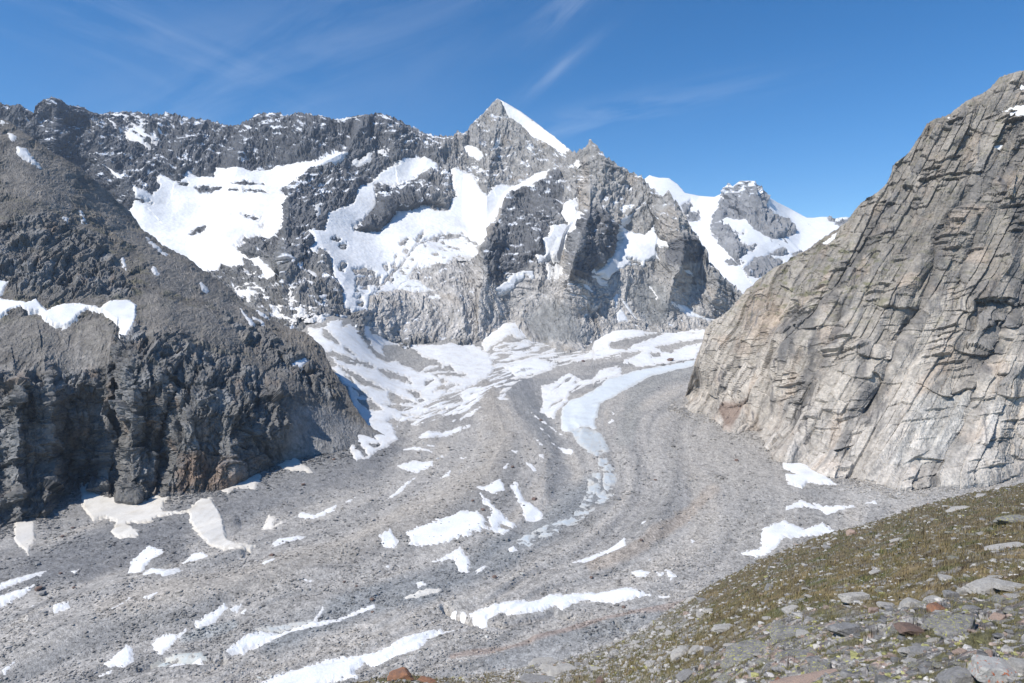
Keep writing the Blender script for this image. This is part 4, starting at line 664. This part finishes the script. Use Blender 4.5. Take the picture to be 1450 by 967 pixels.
c = mixc(c, (.11, .11, .045), talus * .7 * sstep(.05, .25, fbm(S / 2., T / 1.5, 3, 444)))
link('ground', mesh_np('foreground_slope', P.reshape(-1, 3), quads(*PX.shape), M_GROUND, {'col': c.reshape(-1, 3)}, smooth=False), 'olive brown alpine turf slope with lichen covered outcrops', 'slope', kind='structure')

# ---- lookup of the slope surface by photo pixel
_r0 = FG.back; _cols = PX[0]; _tp = PY[_r0]; _bt = PY[-1]; _nr = PX.shape[0] - _r0
def on_slope(px, py):
    j = int(np.clip(round(px - _cols[0]), 0, len(_cols) - 1))
    i = int(np.clip(round((py - _tp[j]) / (_bt[j] - _tp[j]) * (_nr - 1)), 0, _nr - 1)) + _r0
    return P[i, j], i, j
# ---- rocks: convex cut blocks
import bmesh
_bm = bmesh.new(); bmesh.ops.create_icosphere(_bm, subdivisions=4, radius=1); _bm.verts.ensure_lookup_table()
ICO_V = np.array([v.co[:] for v in _bm.verts]); ICO_F = np.array([[v.index for v in f.verts] for f in _bm.faces]); _bm.free()
_bm = bmesh.new(); bmesh.ops.create_icosphere(_bm, subdivisions=1, radius=1); LO_V = np.array([v.co[:] for v in _bm.verts]); LO_F = np.array([[v.index for v in f.verts] for f in _bm.faces]); _bm.free()
def rock_shape(seed, flat=.6, long=1.3, n=15, V=ICO_V, rough=.1):
    r = np.random.default_rng(seed); nrm = r.normal(size=(n, 3)); nrm[0] = (0, 0, 1); nrm[1] = (.25, .1, 1); nrm[2] = (0, 0, -1); nrm[3] = (1, .2, .1); nrm[4] = (-1, .1, .2); nrm[5] = (.1, -1, .2)
    nrm /= np.linalg.norm(nrm, axis=1, keepdims=True); d = r.uniform(.62, 1.0, n); d[0] = .72
    dots = V @ nrm.T; q = np.where(dots > .05, d / np.maximum(dots, .05), 9).min(1)
    v = V * np.minimum(q, 1.25)[:, None]
    v = v * (1 + rough * fbm(V[:, 0] * 3 + V[:, 2] * 2 + seed, V[:, 1] * 3 - V[:, 2] * 1.5, 4, seed))[:, None]
    if len(V) > 100:
        st = np.sin((v[:, 2] * 9 + v[:, 0] * 2) + seed) * .012; v = v * (1 + st)[:, None]
    return v * np.array([long, 1 / long ** .5, flat])
def rock_mat(name, base, second, lich=None, dark=.5, lo=.56, orange=None, sc=3.0):
    m, t, b = nt(name); tc = node(t, 'ShaderNodeTexCoord'); v = tc.outputs['Object']
    oi = node(t, 'ShaderNodeObjectInfo'); off = node(t, 'ShaderNodeVectorMath', {0: v, 1: oi.outputs['Location']}, operation='ADD').outputs[0]
    n1 = node(t, 'ShaderNodeTexNoise', {'Vector': off, 'Scale': sc, 'Detail': 8., 'Roughness': .7})
    r1 = node(t, 'ShaderNodeMapRange', {'Value': n1.outputs['Fac'], 'From Min': .38, 'From Max': .62})
    mx = node(t, 'ShaderNodeMix', {0: r1.outputs[0], 6: (*base, 1), 7: (*second, 1)}, data_type='RGBA'); cur = mx.outputs[2]
    n2 = node(t, 'ShaderNodeTexNoise', {'Vector': off, 'Scale': sc * 4, 'Detail': 5., 'Roughness': .7})
    r2 = node(t, 'ShaderNodeMapRange', {'Value': n2.outputs['Fac'], 'From Min': .58, 'From Max': .68, 'To Max': dark})
    mx = node(t, 'ShaderNodeMix', {0: r2.outputs[0], 6: cur, 7: (.07, .068, .066, 1)}, data_type='RGBA'); cur = mx.outputs[2]
    for colr, s_, l in ((lich, 2.6, lo), (orange, 2.0, .6)):
        if colr:
            n3 = node(t, 'ShaderNodeTexNoise', {'Vector': off, 'Scale': sc * s_, 'Detail': 4., 'Roughness': .6, 'Distortion': .6})
            r3 = node(t, 'ShaderNodeMapRange', {'Value': n3.outputs['Fac'], 'From Min': l, 'From Max': l + .05, 'To Max': .9})
            mx = node(t, 'ShaderNodeMix', {0: r3.outputs[0], 6: cur, 7: (*colr, 1)}, data_type='RGBA'); cur = mx.outputs[2]
    t.links.new(cur, b.inputs['Base Color'])
    bp = node(t, 'ShaderNodeBump', {'Height': n2.outputs['Fac'], 'Strength': .7, 'Distance': .05}); t.links.new(bp.outputs[0], b.inputs['Normal'])
    b.inputs['Roughness'].default_value = .9; b.inputs['Specular IOR Level'].default_value = .2
    return m
R_PALE = rock_mat('pale_gneiss', (.40, .385, .355), (.30, .285, .265), dark=.55)
R_GREY = rock_mat('grey_gneiss', (.27, .265, .26), (.19, .185, .18), (.40, .385, .12), .6, .66)
R_RUST = rock_mat('rust_gneiss', (.30, .15, .085), (.19, .115, .085), None, .6)
R_BROWN = rock_mat('brown_gneiss', (.20, .135, .11), (.14, .105, .09), (.38, .36, .12), .6, .68)
R_PINK = rock_mat('pink_gneiss', (.37, .27, .215), (.29, .225, .19), None, .5)
R_LICH = rock_mat('lichen_rock', (.26, .25, .24), (.13, .128, .125), (.40, .39, .10), .7, .57)
R_ORNG = rock_mat('orange_lichen_rock', (.45, .44, .41), (.34, .33, .315), None, .45, orange=(.50, .14, .045))
MATS = dict(pale=R_PALE, grey=R_GREY, rust=R_RUST, brown=R_BROWN, pink=R_PINK, lichen=R_LICH, orange=R_ORNG)
def place_rock(me, px, py, wpx, sink=.3, yaw=None, tilt=(0, 0), label=None, group=None, hs=1.0, name='boulder', cat='boulder'):
    p, i, j = on_slope(px, py); s = wpx * p[1] / F * .5
    o = link(name, me, label, cat, group)
    o.location = (p[0], p[1], p[2] + s * (.42 * hs - sink)); o.scale = (s / 1.15, s / 1.15, s / 1.15 * hs)
    o.rotation_euler = (tilt[0], tilt[1], rng.uniform(-.5, .5) if yaw is None else yaw); return o
def rock_mesh(nm, seed, mat, **k): return mesh_np(nm, rock_shape(seed, **k), ICO_F, mat, smooth=False, tri=True)
named = [  # px, py(base), width px, height factor, material, flat, long, tilt, label
 (1412, 966, 78, 1.0, 'orange', .62, 1.15, (0, 0), 'white boulder splashed with orange lichen in the bottom right corner'),
 (1448, 962, 40, .9, 'pale', .7, 1.1, (0, 0), 'bluish pale boulder cut by the right edge beside the orange lichen boulder'),
 (1361, 966, 56, 1.0, 'grey', .62, 1.2, (0, -.1), 'dark grey boulder left of the white orange lichen boulder'),
 (1326, 868, 34, 1.0, 'rust', .75, 1.15, (.1, .4), 'bright rust red boulder leaning among pale blocks'),
 (1293, 895, 46, .75, 'brown', .5, 1.5, (.05, .18), 'brown tilted slab with a shaded underside below the rust boulder'),
 (1290, 858, 32, 1.1, 'pale', .75, 1.1, (0, .05), 'flat topped pale block over a dark gap, left of the rust boulder'),
 (1321, 850, 34, .8, 'pale', .6, 1.3, (0, -.2), 'pale block directly behind the rust boulder'),
 (1347, 845, 24, 1.1, 'grey', .75, 1.1, (0, 0), 'rounded grey block right of the rust boulder'),
 (1363, 840, 18, 1.3, 'pale', .8, 1.0, (0, 0), 'small upright pale block beside the large pale slab'),
 (1397, 836, 58, .8, 'pale', .6, 1.35, (0, -.12), 'largest pale slab in the row of blocks at the right'),
 (1436, 833, 52, .5, 'pale', .5, 1.5, (0, .05), 'long low pale slab running to the right edge'),
 (1440, 845, 26, .4, 'pale', .4, 1.6, (0, 0), 'thin pale flake below the long low slab'),
 (1210, 860, 40, 1.0, 'pale', .65, 1.3, (0, -.15), 'solitary pinkish grey boulder above the lichen outcrop'),
 (1255, 862, 24, .8, 'pale', .7, 1.2, (0, 0), 'small pale block left of the flat topped block'),
 (1237, 870, 22, .9, 'pink', .7, 1.2, (0, .1), 'pinkish block between two pale boulders above the outcrop'),
 (1436, 740, 36, .8, 'lichen', .5, 1.5, (0, -.15), 'yellow lichened slab with a dark shaded front at the right edge'),
 (1427, 776, 46, .45, 'pale', .45, 1.6, (0, -.2), 'long pale slab set in the turf at the right edge'),
 (1031, 893, 32, .55, 'pale', .5, 1.6, (0, 0), 'flat pale stone slab lying on yellow grass in mid slope'),
 (1004, 921, 20, 1.0, 'grey', .7, 1.2, (0, -.2), 'grey stone with a black underside in a grassy hollow'),
 (565, 963, 40, .9, 'rust', .6, 1.3, (0, -.1), 'rust red flat rock at the bottom edge left of centre'),
 (605, 966, 30, .6, 'rust', .5, 1.4, (0, .1), 'dull rust slab right beside the rust red flat rock'),
 (762, 967, 48, .7, 'grey', .55, 1.5, (0, 0), 'broad grey boulder cut by the bottom edge'),
 (849, 968, 18, 1.1, 'brown', .8, 1.0, (0, 0), 'dark brown square block at the bottom edge'),
 (768, 941, 38, .5, 'pale', .45, 1.7, (0, 0), 'low white rock hump on the lower slope crest'),
 (1104, 966, 14, 1.6, 'rust', .9, 1.0, (.1, .3), 'thin rust coloured fin standing in the grass'),
 (1147, 938, 15, 1.5, 'pink', .9, 1.0, (0, .3), 'pink pointed shard leaning on the outcrop'),
 (962, 932, 34, 1.0, 'pale', .7, 1.2, (0, -.4), 'large pale boulder leaning at the left foot of the outcrop'),
 (985, 924, 22, 1.0, 'pale', .7, 1.2, (0, -.2), 'squarish pale boulder beside the large leaning boulder'),
 (1206, 758, 16, 1.1, 'pink', .75, 1.1, (0, .1), 'pinkish boulder with a dark hollow on the upper slope crest'),
 (1356, 722, 26, .5, 'pale', .5, 1.6, (0, -.2), 'pale slab high on the slope near the right'),
 (1171, 776, 14, .9, 'grey', .7, 1.2, (0, .2), 'dark sided grey stone below the upper slope crest'),
 (1352, 792, 18, .8, 'lichen', .6, 1.3, (0, 0), 'paired yellowish stones in the dark turf, upper right'),
 (1125, 902, 60, .55, 'lichen', .45, 1.6, (0, -.12), 'long dark lichen ledge over a black slot'),
 (1065, 925, 70, .5, 'lichen', .45, 1.6, (0, -.2), 'yellow spotted lichen ridge at the left end of the outcrop'),
 (1150, 962, 84, .3, 'pink', .4, 1.6, (0, -.12), 'broad pinkish rock plate along the bottom edge'),
]
for k, (x, y, wd, hs, mt, fl, lg_, tl, lab) in enumerate(named):
    place_rock(rock_mesh('boulder', 500 + k, MATS[mt], flat=fl, long=lg_), x, y, wd, .16, 0.1 * (k % 5 - 2), tl, lab, None, hs)
protos = {m: [rock_mesh('stone_' + m, 700 + 10 * q + k, MATS[m], flat=(.45, .6, .35, .55)[k], long=(1.3, 1.1, 1.6, 1.45)[k]) for k in range(4)] for q, m in enumerate(('pale', 'grey', 'pink', 'lichen', 'brown'))}
cnt = 0; tries = 0
KIND = {'g': ('stone', 'pale weathered stone scattered in the olive turf of the slope', 'stones scattered in the turf'), 't': ('boulder', 'pale talus block heaped on the lower edge of the turf slope', 'talus blocks at the lower slope edge'), 'o': ('stone', 'flat stone lying loose on the lichen covered outcrop', 'loose stones on the outcrop')}
while cnt < 320 and tries < 6000:
    tries += 1; z = 'gtgo'[cnt % 4]
    px = rng.uniform(700, 1005) if z == 't' else rng.uniform(960, 1448); py = rng.uniform(700, 962)
    tp = np.interp(px, ftop[:, 0], ftop[:, 1])
    if py < tp + 2: continue
    _, i, j = on_slope(px, py)
    if (z == 't' and talus[i, j] < .5) or (z == 'o' and outc[i, j] < .6) or (z == 'g' and (outc[i, j] > .3 or talus[i, j] > .6)): continue
    if z == 'g' and fbm(np.array([px / 70.]), np.array([py / 30.]), 2, 90)[0] < -.12: continue
    near = (py - tp) / (970 - tp)
    wd = {'g': rng.lognormal(1.75, .42), 't': rng.lognormal(2.35, .45), 'o': rng.lognormal(2.75, .5)}[z] * (1 + .7 * near * (z == 'g'))
    mt = {'g': ('pale', 'pale', 'pale', 'grey', 'lichen'), 't': ('pale', 'pale', 'grey', 'pale', 'grey'), 'o': ('pink', 'lichen', 'lichen', 'grey', 'pale')}[z][int(rng.integers(5))]
    nm, lab, grp = KIND[z]
    place_rock(protos[mt][int(rng.integers(4))], px, py, wd, .22, rng.uniform(-.7, .7), (rng.uniform(-.2, .2), rng.uniform(-.35, .1)), lab, grp, rng.uniform(.6, 1.1), nm, nm); cnt += 1
# ---- small stones and shards past counting
def scatter_mesh(items, shapes, F_):
    n = len(items); V = []; Q = []; k = 0; Cc = []
    for (p, s, yaw, col, sh, hs) in items:
        v = shapes[sh] * s; v = v * np.array([1, 1, hs]); cs_, sn_ = math.cos(yaw), math.sin(yaw)
        V.append(np.stack([v[:, 0] * cs_ - v[:, 1] * sn_, v[:, 0] * sn_ + v[:, 1] * cs_, v[:, 2]], -1) + p); Q.append(F_ + k); k += len(v); Cc.append(np.repeat([col], len(v), 0))
    return np.concatenate(V), np.concatenate(Q), np.concatenate(Cc)
lo_shapes = [rock_shape(900 + k, (.5, .65, .4, .8, .55, .7)[k], (1.3, 1.1, 1.5, 1.2, 1.4, 1.)[k], 11, LO_V, .1) for k in range(6)]
items = []
pal = np.array([(.38, .365, .34), (.27, .26, .25), (.31, .245, .205), (.15, .148, .145), (.33, .32, .14), (.44, .42, .40)])
for _ in range(16500):
    px = rng.uniform(520, 1460); tp = np.interp(px, ftop[:, 0], ftop[:, 1]); py = rng.uniform(tp, 985) if _ < 15000 else tp + abs(rng.normal(1, 3))
    p, i, j = on_slope(px, py); o_, ta = outc[i, j], talus[i, j]
    q = fbm(np.array([S[i, j] / 3.]), np.array([T[i, j] / 2.]), 2, 93)[0]
    if rng.random() > max(.4 * o_, .9 * ta, (.38 + 1.3 * q) * (.5 + .5 * rng.random())): continue
    s = rng.lognormal(.35 if _ < 15000 else .6, .5) * (1.3 if o_ > .5 else 1) * (1 + .8 * (py - tp) / 200) * p[1] / F
    kk = int(rng.choice(6, p=(.17, .24, .17, .27, .09, .06) if o_ > .5 else (.45, .25, .04, .08, .03, .15)))
    items.append((p + (0, 0, .02 * s), s, rng.uniform(0, 6.28), pal[kk] * rng.uniform(.8, 1.15), int(rng.integers(6)), rng.uniform(.6, 1.2)))
V, Q, cc = scatter_mesh(items, lo_shapes, LO_F)
link('pebbles', mesh_np('pebbles', V, Q, M_GROUND, {'col': cc}, smooth=False, tri=True), 'countless small stones strewn over the turf slope', 'pebbles', kind='stuff')
# ---- grass blades
bl_v, bl_c = [], []
NT = 34000
for _ in range(NT):
    px = rng.uniform(560, 1460); tp = np.interp(px, ftop[:, 0], ftop[:, 1]); py = tp + (990 - tp) * rng.random() ** .8
    p, i, j = on_slope(px, py)
    g = c[i, j]
    if g.max() > .235 or (outc[i, j] > .5 and g.max() > .14): continue
    sc_ = p[1] / F * rng.uniform(3., 7.5) * (1 if p[1] < 40 else .6)
    dry = rng.random() ** .55
    base = (np.array((.25, .19, .09)) * dry + np.array((.10, .115, .04)) * (1 - dry)) * .5 + g * .75
    for b_ in range(4):
        a = rng.uniform(0, 6.28); h = sc_ * rng.uniform(.6, 1.2); wd = sc_ * .07; ox, oy = rng.normal(0, sc_ * .25, 2); lean = rng.uniform(.1, .7) * h
        q = p + (ox, oy, -.02)
        bl_v += [q + (wd * math.cos(a + 1.57), wd * math.sin(a + 1.57), 0), q - (wd * math.cos(a + 1.57), wd * math.sin(a + 1.57), 0), q + (lean * math.cos(a), lean * math.sin(a), h)]
        bl_c += [base * rng.uniform(.75, 1.2)] * 3
V = np.array(bl_v); Q = np.arange(len(V)).reshape(-1, 3)
M_GRASS, t, b = nt('dry_grass'); at = node(t, 'ShaderNodeAttribute', attribute_name='col'); t.links.new(at.outputs['Color'], b.inputs['Base Color']); b.inputs['Roughness'].default_value = .8; b.inputs['Specular IOR Level'].default_value = .1
link('grass', mesh_np('grass', V, Q, M_GRASS, {'col': np.array(bl_c)}, smooth=False, tri=True), 'short dry alpine grass growing between the stones', 'grass', kind='stuff')
# ---- rubble on the moraine
_c0 = VAL.PX[0]; vt = VAL.PY[0]; vb = VAL.PY[-1]; PV = VAL.B + VAL.N * (VAL.low)[..., None]; nrv = VAL.PX.shape[0]
def on_valley(px, py):
    j = int(np.clip(round((px - _c0[0]) / 1.15), 0, len(_c0) - 1)); i = int(np.clip(round((py - vt[j]) / (vb[j] - vt[j]) * (nrv - 1)), 0, nrv - 1)); return PV[i, j], i, j
items = []
NR = 95000
apx = rng.uniform(-60, 1300, NR); apy = 500 + 480 * rng.random(NR) ** .7
ja = np.clip(np.round((apx - _c0[0]) / 1.15).astype(int), 0, len(_c0) - 1); ia = np.clip(np.round((apy - vt[ja]) / (vb[ja] - vt[ja]) * (nrv - 1)).astype(int), 0, nrv - 1)
ap = PV[ia, ja]; aq = fbm(ap[:, 0] / 60., ap[:, 1] / 60., 2, 95); on_ = VAL.damp[ia, ja] > .05
px1 = ap[:, 1] / F
as_ = rng.lognormal(-.3 + .25 * sstep(650, 900, apy), .55) * px1 * np.where(apy < 620, .6, 1) * np.where(on_, .6, 1)
ok_ = (rng.random(NR) < .5 + 1.2 * aq) & (~on_ | (rng.random(NR) < .10)) & (as_ < 3.6 * px1) & (apy < np.interp(apx, ftop[:, 0], ftop[:, 1]) + 8)
acol = np.clip(VAL.c[ia, ja] * rng.uniform(.58, 1.15, (NR, 1)), .08, .5); ay, ash, ah = rng.uniform(0, 6.28, NR), rng.integers(0, 6, NR), rng.uniform(.7, 1.3, NR)
for k in np.where(ok_)[0]: items.append((ap[k] + (0, 0, .2 * as_[k] + .8 * on_[k]), as_[k], ay[k], acol[k], int(ash[k]), ah[k]))
for base, n_, col0 in ((rb, 2600, (.36, .335, .3)), ([q[:2] for q in lbase], 2600, (.17, .168, .165))):   # talus along the foot of both rock walls
    bx = np.array(base, float)
    for _ in range(n_):
        px = rng.uniform(max(bx[0, 0], -20), min(bx[-1, 0], 1440)); py = np.interp(px, bx[:, 0], bx[:, 1]) + rng.normal(1, 5) + abs(rng.normal(0, 6))
        p, i, j = on_valley(px, py); s = rng.lognormal(.1, .5) * p[1] / F
        if s > 4 * p[1] / F or VAL.damp[i, j] > .3: continue
        items.append((p + (0, 0, .2 * s), s, rng.uniform(0, 6.28), np.array(col0) * rng.uniform(.6, 1.25), int(rng.integers(6)), rng.uniform(.7, 1.3)))
V, Q, cc = scatter_mesh(items, lo_shapes, LO_F)
link('rubble', mesh_np('rubble', V, Q, M_STONES, {'col': cc}, smooth=False, tri=True), 'countless grey blocks of moraine rubble covering the glacier', 'rubble', kind='stuff')
mor = [rock_mesh('moraine_boulder', 960 + k, R_GREY if k % 2 else R_BROWN, flat=.7, long=1.2) for k in range(4)]
def mblock(px, py, wd, label, group=None, k=0):
    p, i, j = on_valley(px, py); s = wd * p[1] / F * .5; o = link('boulder', mor[k % 4], label, 'boulder', group); o.location = p + (0, 0, s * .4); o.scale = (s, s, s * .9); o.rotation_euler = (0, 0, rng.uniform(0, 6))
for k, (x, y, wd, lab) in enumerate([(949, 511, 9, 'larger of two dark boulders on the pale upper glacier'), (938, 517, 7, 'smaller of two dark boulders on the pale upper glacier'), (826, 512, 5, 'brown boulder alone on the grey band at the valley head'), (53, 797, 9, 'dark boulder above the upper long snow strip at the left'), (54, 834, 10, 'dark boulder at the tip of the lower long snow strip'), (60, 841, 11, 'flat grey boulder below the lower long snow strip'),
      (757, 706, 7, 'dark block on the grey moraine right of the boot shaped patch'), (719, 763, 8, 'dark block at the right corner of the largest snow patch'), (430, 687, 6, 'dark boulder on the scree right of the dark cliff'), (875, 708, 8, 'grey boulder below the mottled ice strip')]): mblock(x, y, wd, lab, None, k)
for k in range(60):
    px, py = rng.uniform(60, 1080), rng.uniform(590, 880)
    p, i, j = on_valley(px, py)
    if VAL.damp[i, j] > .02 or py > np.interp(px, ftop[:, 0], ftop[:, 1]) - 6 or (px < 420 and py < 730): continue
    mblock(px, py, rng.uniform(3.5, 6.5), 'grey block standing out of the finer moraine rubble', 'larger blocks on the moraine', k)


# ================================================================== sky, sun, haze, camera
SUN_AZ, SUN_EL = math.radians(-121), math.radians(49)   # azimuth from +Y, towards the left
w = bpy.data.worlds.new('World'); SC.world = w; w.use_nodes = True; t = w.node_tree; t.nodes.clear()
sky = node(t, 'ShaderNodeTexSky', sky_type='NISHITA', sun_disc=False, sun_elevation=SUN_EL, sun_rotation=SUN_AZ, altitude=2600., air_density=1.0, dust_density=.15, ozone_density=2.5)
tc = node(t, 'ShaderNodeTexCoord')
sp_ = node(t, 'ShaderNodeSeparateXYZ', {0: tc.outputs['Generated']})
def M_(op, a, b=0., c=None):
    d = {0: a, 1: b}
    if c is not None: d[2] = c
    return node(t, 'ShaderNodeMath', d, operation=op).outputs[0]
yy = M_('MAXIMUM', sp_.outputs[1], .05); uu = M_('DIVIDE', sp_.outputs[0], yy); vv = M_('DIVIDE', sp_.outputs[2], yy)
def wisp(deg, su, sv, cu, cv, ru, rv, lo, hi, amt, seed):
    """a cirrus field: noise drawn out along one heading, fading away from its own centre in the sky"""
    ca, sa_ = math.cos(math.radians(deg)), math.sin(math.radians(deg))
    du = M_('SUBTRACT', uu, cu); dv = M_('SUBTRACT', vv, cv)
    al = M_('ADD', M_('MULTIPLY', du, ca), M_('MULTIPLY', dv, sa_)); pe = M_('SUBTRACT', M_('MULTIPLY', dv, ca), M_('MULTIPLY', du, sa_))
    cx = node(t, 'ShaderNodeCombineXYZ', {0: M_('MULTIPLY', al, su), 1: M_('MULTIPLY', pe, sv), 2: seed})
    n = node(t, 'ShaderNodeTexNoise', {'Vector': cx.outputs[0], 'Scale': 1., 'Detail': 7., 'Roughness': .6, 'Distortion': .5})
    r = node(t, 'ShaderNodeMapRange', {'Value': n.outputs['Fac'], 'From Min': lo, 'From Max': hi, 'To Min': 0., 'To Max': amt})
    a2 = M_('MULTIPLY', M_('DIVIDE', al, ru), M_('DIVIDE', al, ru)); p2 = M_('MULTIPLY', M_('DIVIDE', pe, rv), M_('DIVIDE', pe, rv))
    f = M_('POWER', 2.718, M_('MULTIPLY', M_('ADD', a2, p2), -1.))
    return M_('MULTIPLY', r.outputs[0], f)
tot = M_('ADD', wisp(25, 3., 14., -.32, .33, .42, .11, .36, .9, .2, 1.3), wisp(38, 5., 40., 0.058, .325, .075, .010, .3, .85, .27, 4.1))
tot = M_('ADD', tot, wisp(12, 4., 30., .16, .27, .2, .02, .4, .75, .22, 7.7)); tot = M_('ADD', tot, wisp(40, 6., 30., .08, .42, .06, .02, .35, .7, .25, 2.7)); tot = M_('ADD', tot, wisp(-22, 3., 22., -.55, .38, .3, .06, .42, .85, .15, 9.7))
tot = M_('MULTIPLY', tot, node(t, 'ShaderNodeMath', {0: sp_.outputs[1], 1: .1}, operation='GREATER_THAN').outputs[0])
mx = node(t, 'ShaderNodeMix', {0: tot, 6: sky.outputs[0], 7: (6.5, 6.9, 7.5, 1)}, data_type='RGBA')
hs = node(t, 'ShaderNodeHueSaturation', {'Color': mx.outputs[2], 'Saturation': 1.33, 'Value': 1.22})
bg = node(t, 'ShaderNodeBackground', {'Color': hs.outputs[0], 'Strength': .1}); wo = node(t, 'ShaderNodeOutputWorld', {'Surface': bg.outputs[0]})
sl_ = bpy.data.lights.new('sun', 'SUN'); sl_.energy = 4.4; sl_.angle = math.radians(.53); sl_.color = (1, .955, .89)
so = bpy.data.objects.new('sun', sl_); COL.objects.link(so)
from mathutils import Vector
sd = Vector((math.sin(SUN_AZ) * math.cos(SUN_EL), math.cos(SUN_AZ) * math.cos(SUN_EL), math.sin(SUN_EL)))
so.rotation_euler = (-sd).to_track_quat('-Z', 'Y').to_euler()
HAZE = 2.5e-5
if HAZE:
    bb = np.array([v for o in SC.objects if o.type == 'MESH' and o.get('kind') == 'structure' for v in (o.matrix_world @ Vector(c_) for c_ in o.bound_box)])
    lo_, hi_ = bb.min(0) - (40, 0, 1), bb.max(0) + (40, 40, 25); print('HAZEBOX', lo_, hi_)
    x0, x1, y0, y1, z0, z1 = lo_[0], hi_[0], -60, hi_[1], lo_[2], hi_[2]
    V = np.array([(x, y, z) for z in (z0, z1) for y in (y0, y1) for x in (x0, x1)], float)
    Q = np.array([(0, 2, 3, 1), (4, 5, 7, 6), (0, 1, 5, 4), (2, 6, 7, 3), (0, 4, 6, 2), (1, 3, 7, 5)])
    hm = bpy.data.materials.new('haze'); hm.use_nodes = True; t = hm.node_tree; t.nodes.clear()
    vol = node(t, 'ShaderNodeVolumePrincipled', {'Color': (.7, .82, 1, 1), 'Density': HAZE, 'Anisotropy': .2}); ho = node(t, 'ShaderNodeOutputMaterial', {'Volume': vol.outputs[0]})
    link('haze', mesh_np('haze', V, Q, hm, smooth=False), 'thin blue mountain haze filling the valley air', 'haze', kind='stuff')
cam = bpy.data.cameras.new('camera'); cam.lens = 24; cam.sensor_width = 36; cam.clip_start = .1; cam.clip_end = 40000
co = bpy.data.objects.new('camera', cam); COL.objects.link(co); co.rotation_euler = (math.pi / 2 - AP, 0, 0); SC.camera = co
SC.view_settings.view_transform = 'Standard'; SC.view_settings.look = 'None'; SC.view_settings.exposure = 0.33; SC.view_settings.gamma = 1
cy = SC.cycles; cy.max_bounces = 4; cy.diffuse_bounces = 2; cy.glossy_bounces = 1; cy.transmission_bounces = 1; cy.volume_bounces = 0; cy.transparent_max_bounces = 4
cy.use_denoising = True; cy.denoiser = 'OPENIMAGEDENOISE'; cy.denoising_input_passes = 'RGB_ALBEDO_NORMAL'; cy.use_adaptive_sampling = True; cy.adaptive_threshold = .02; cy.caustics_reflective = False; cy.caustics_refractive = False
SC.render.engine = 'CYCLES'
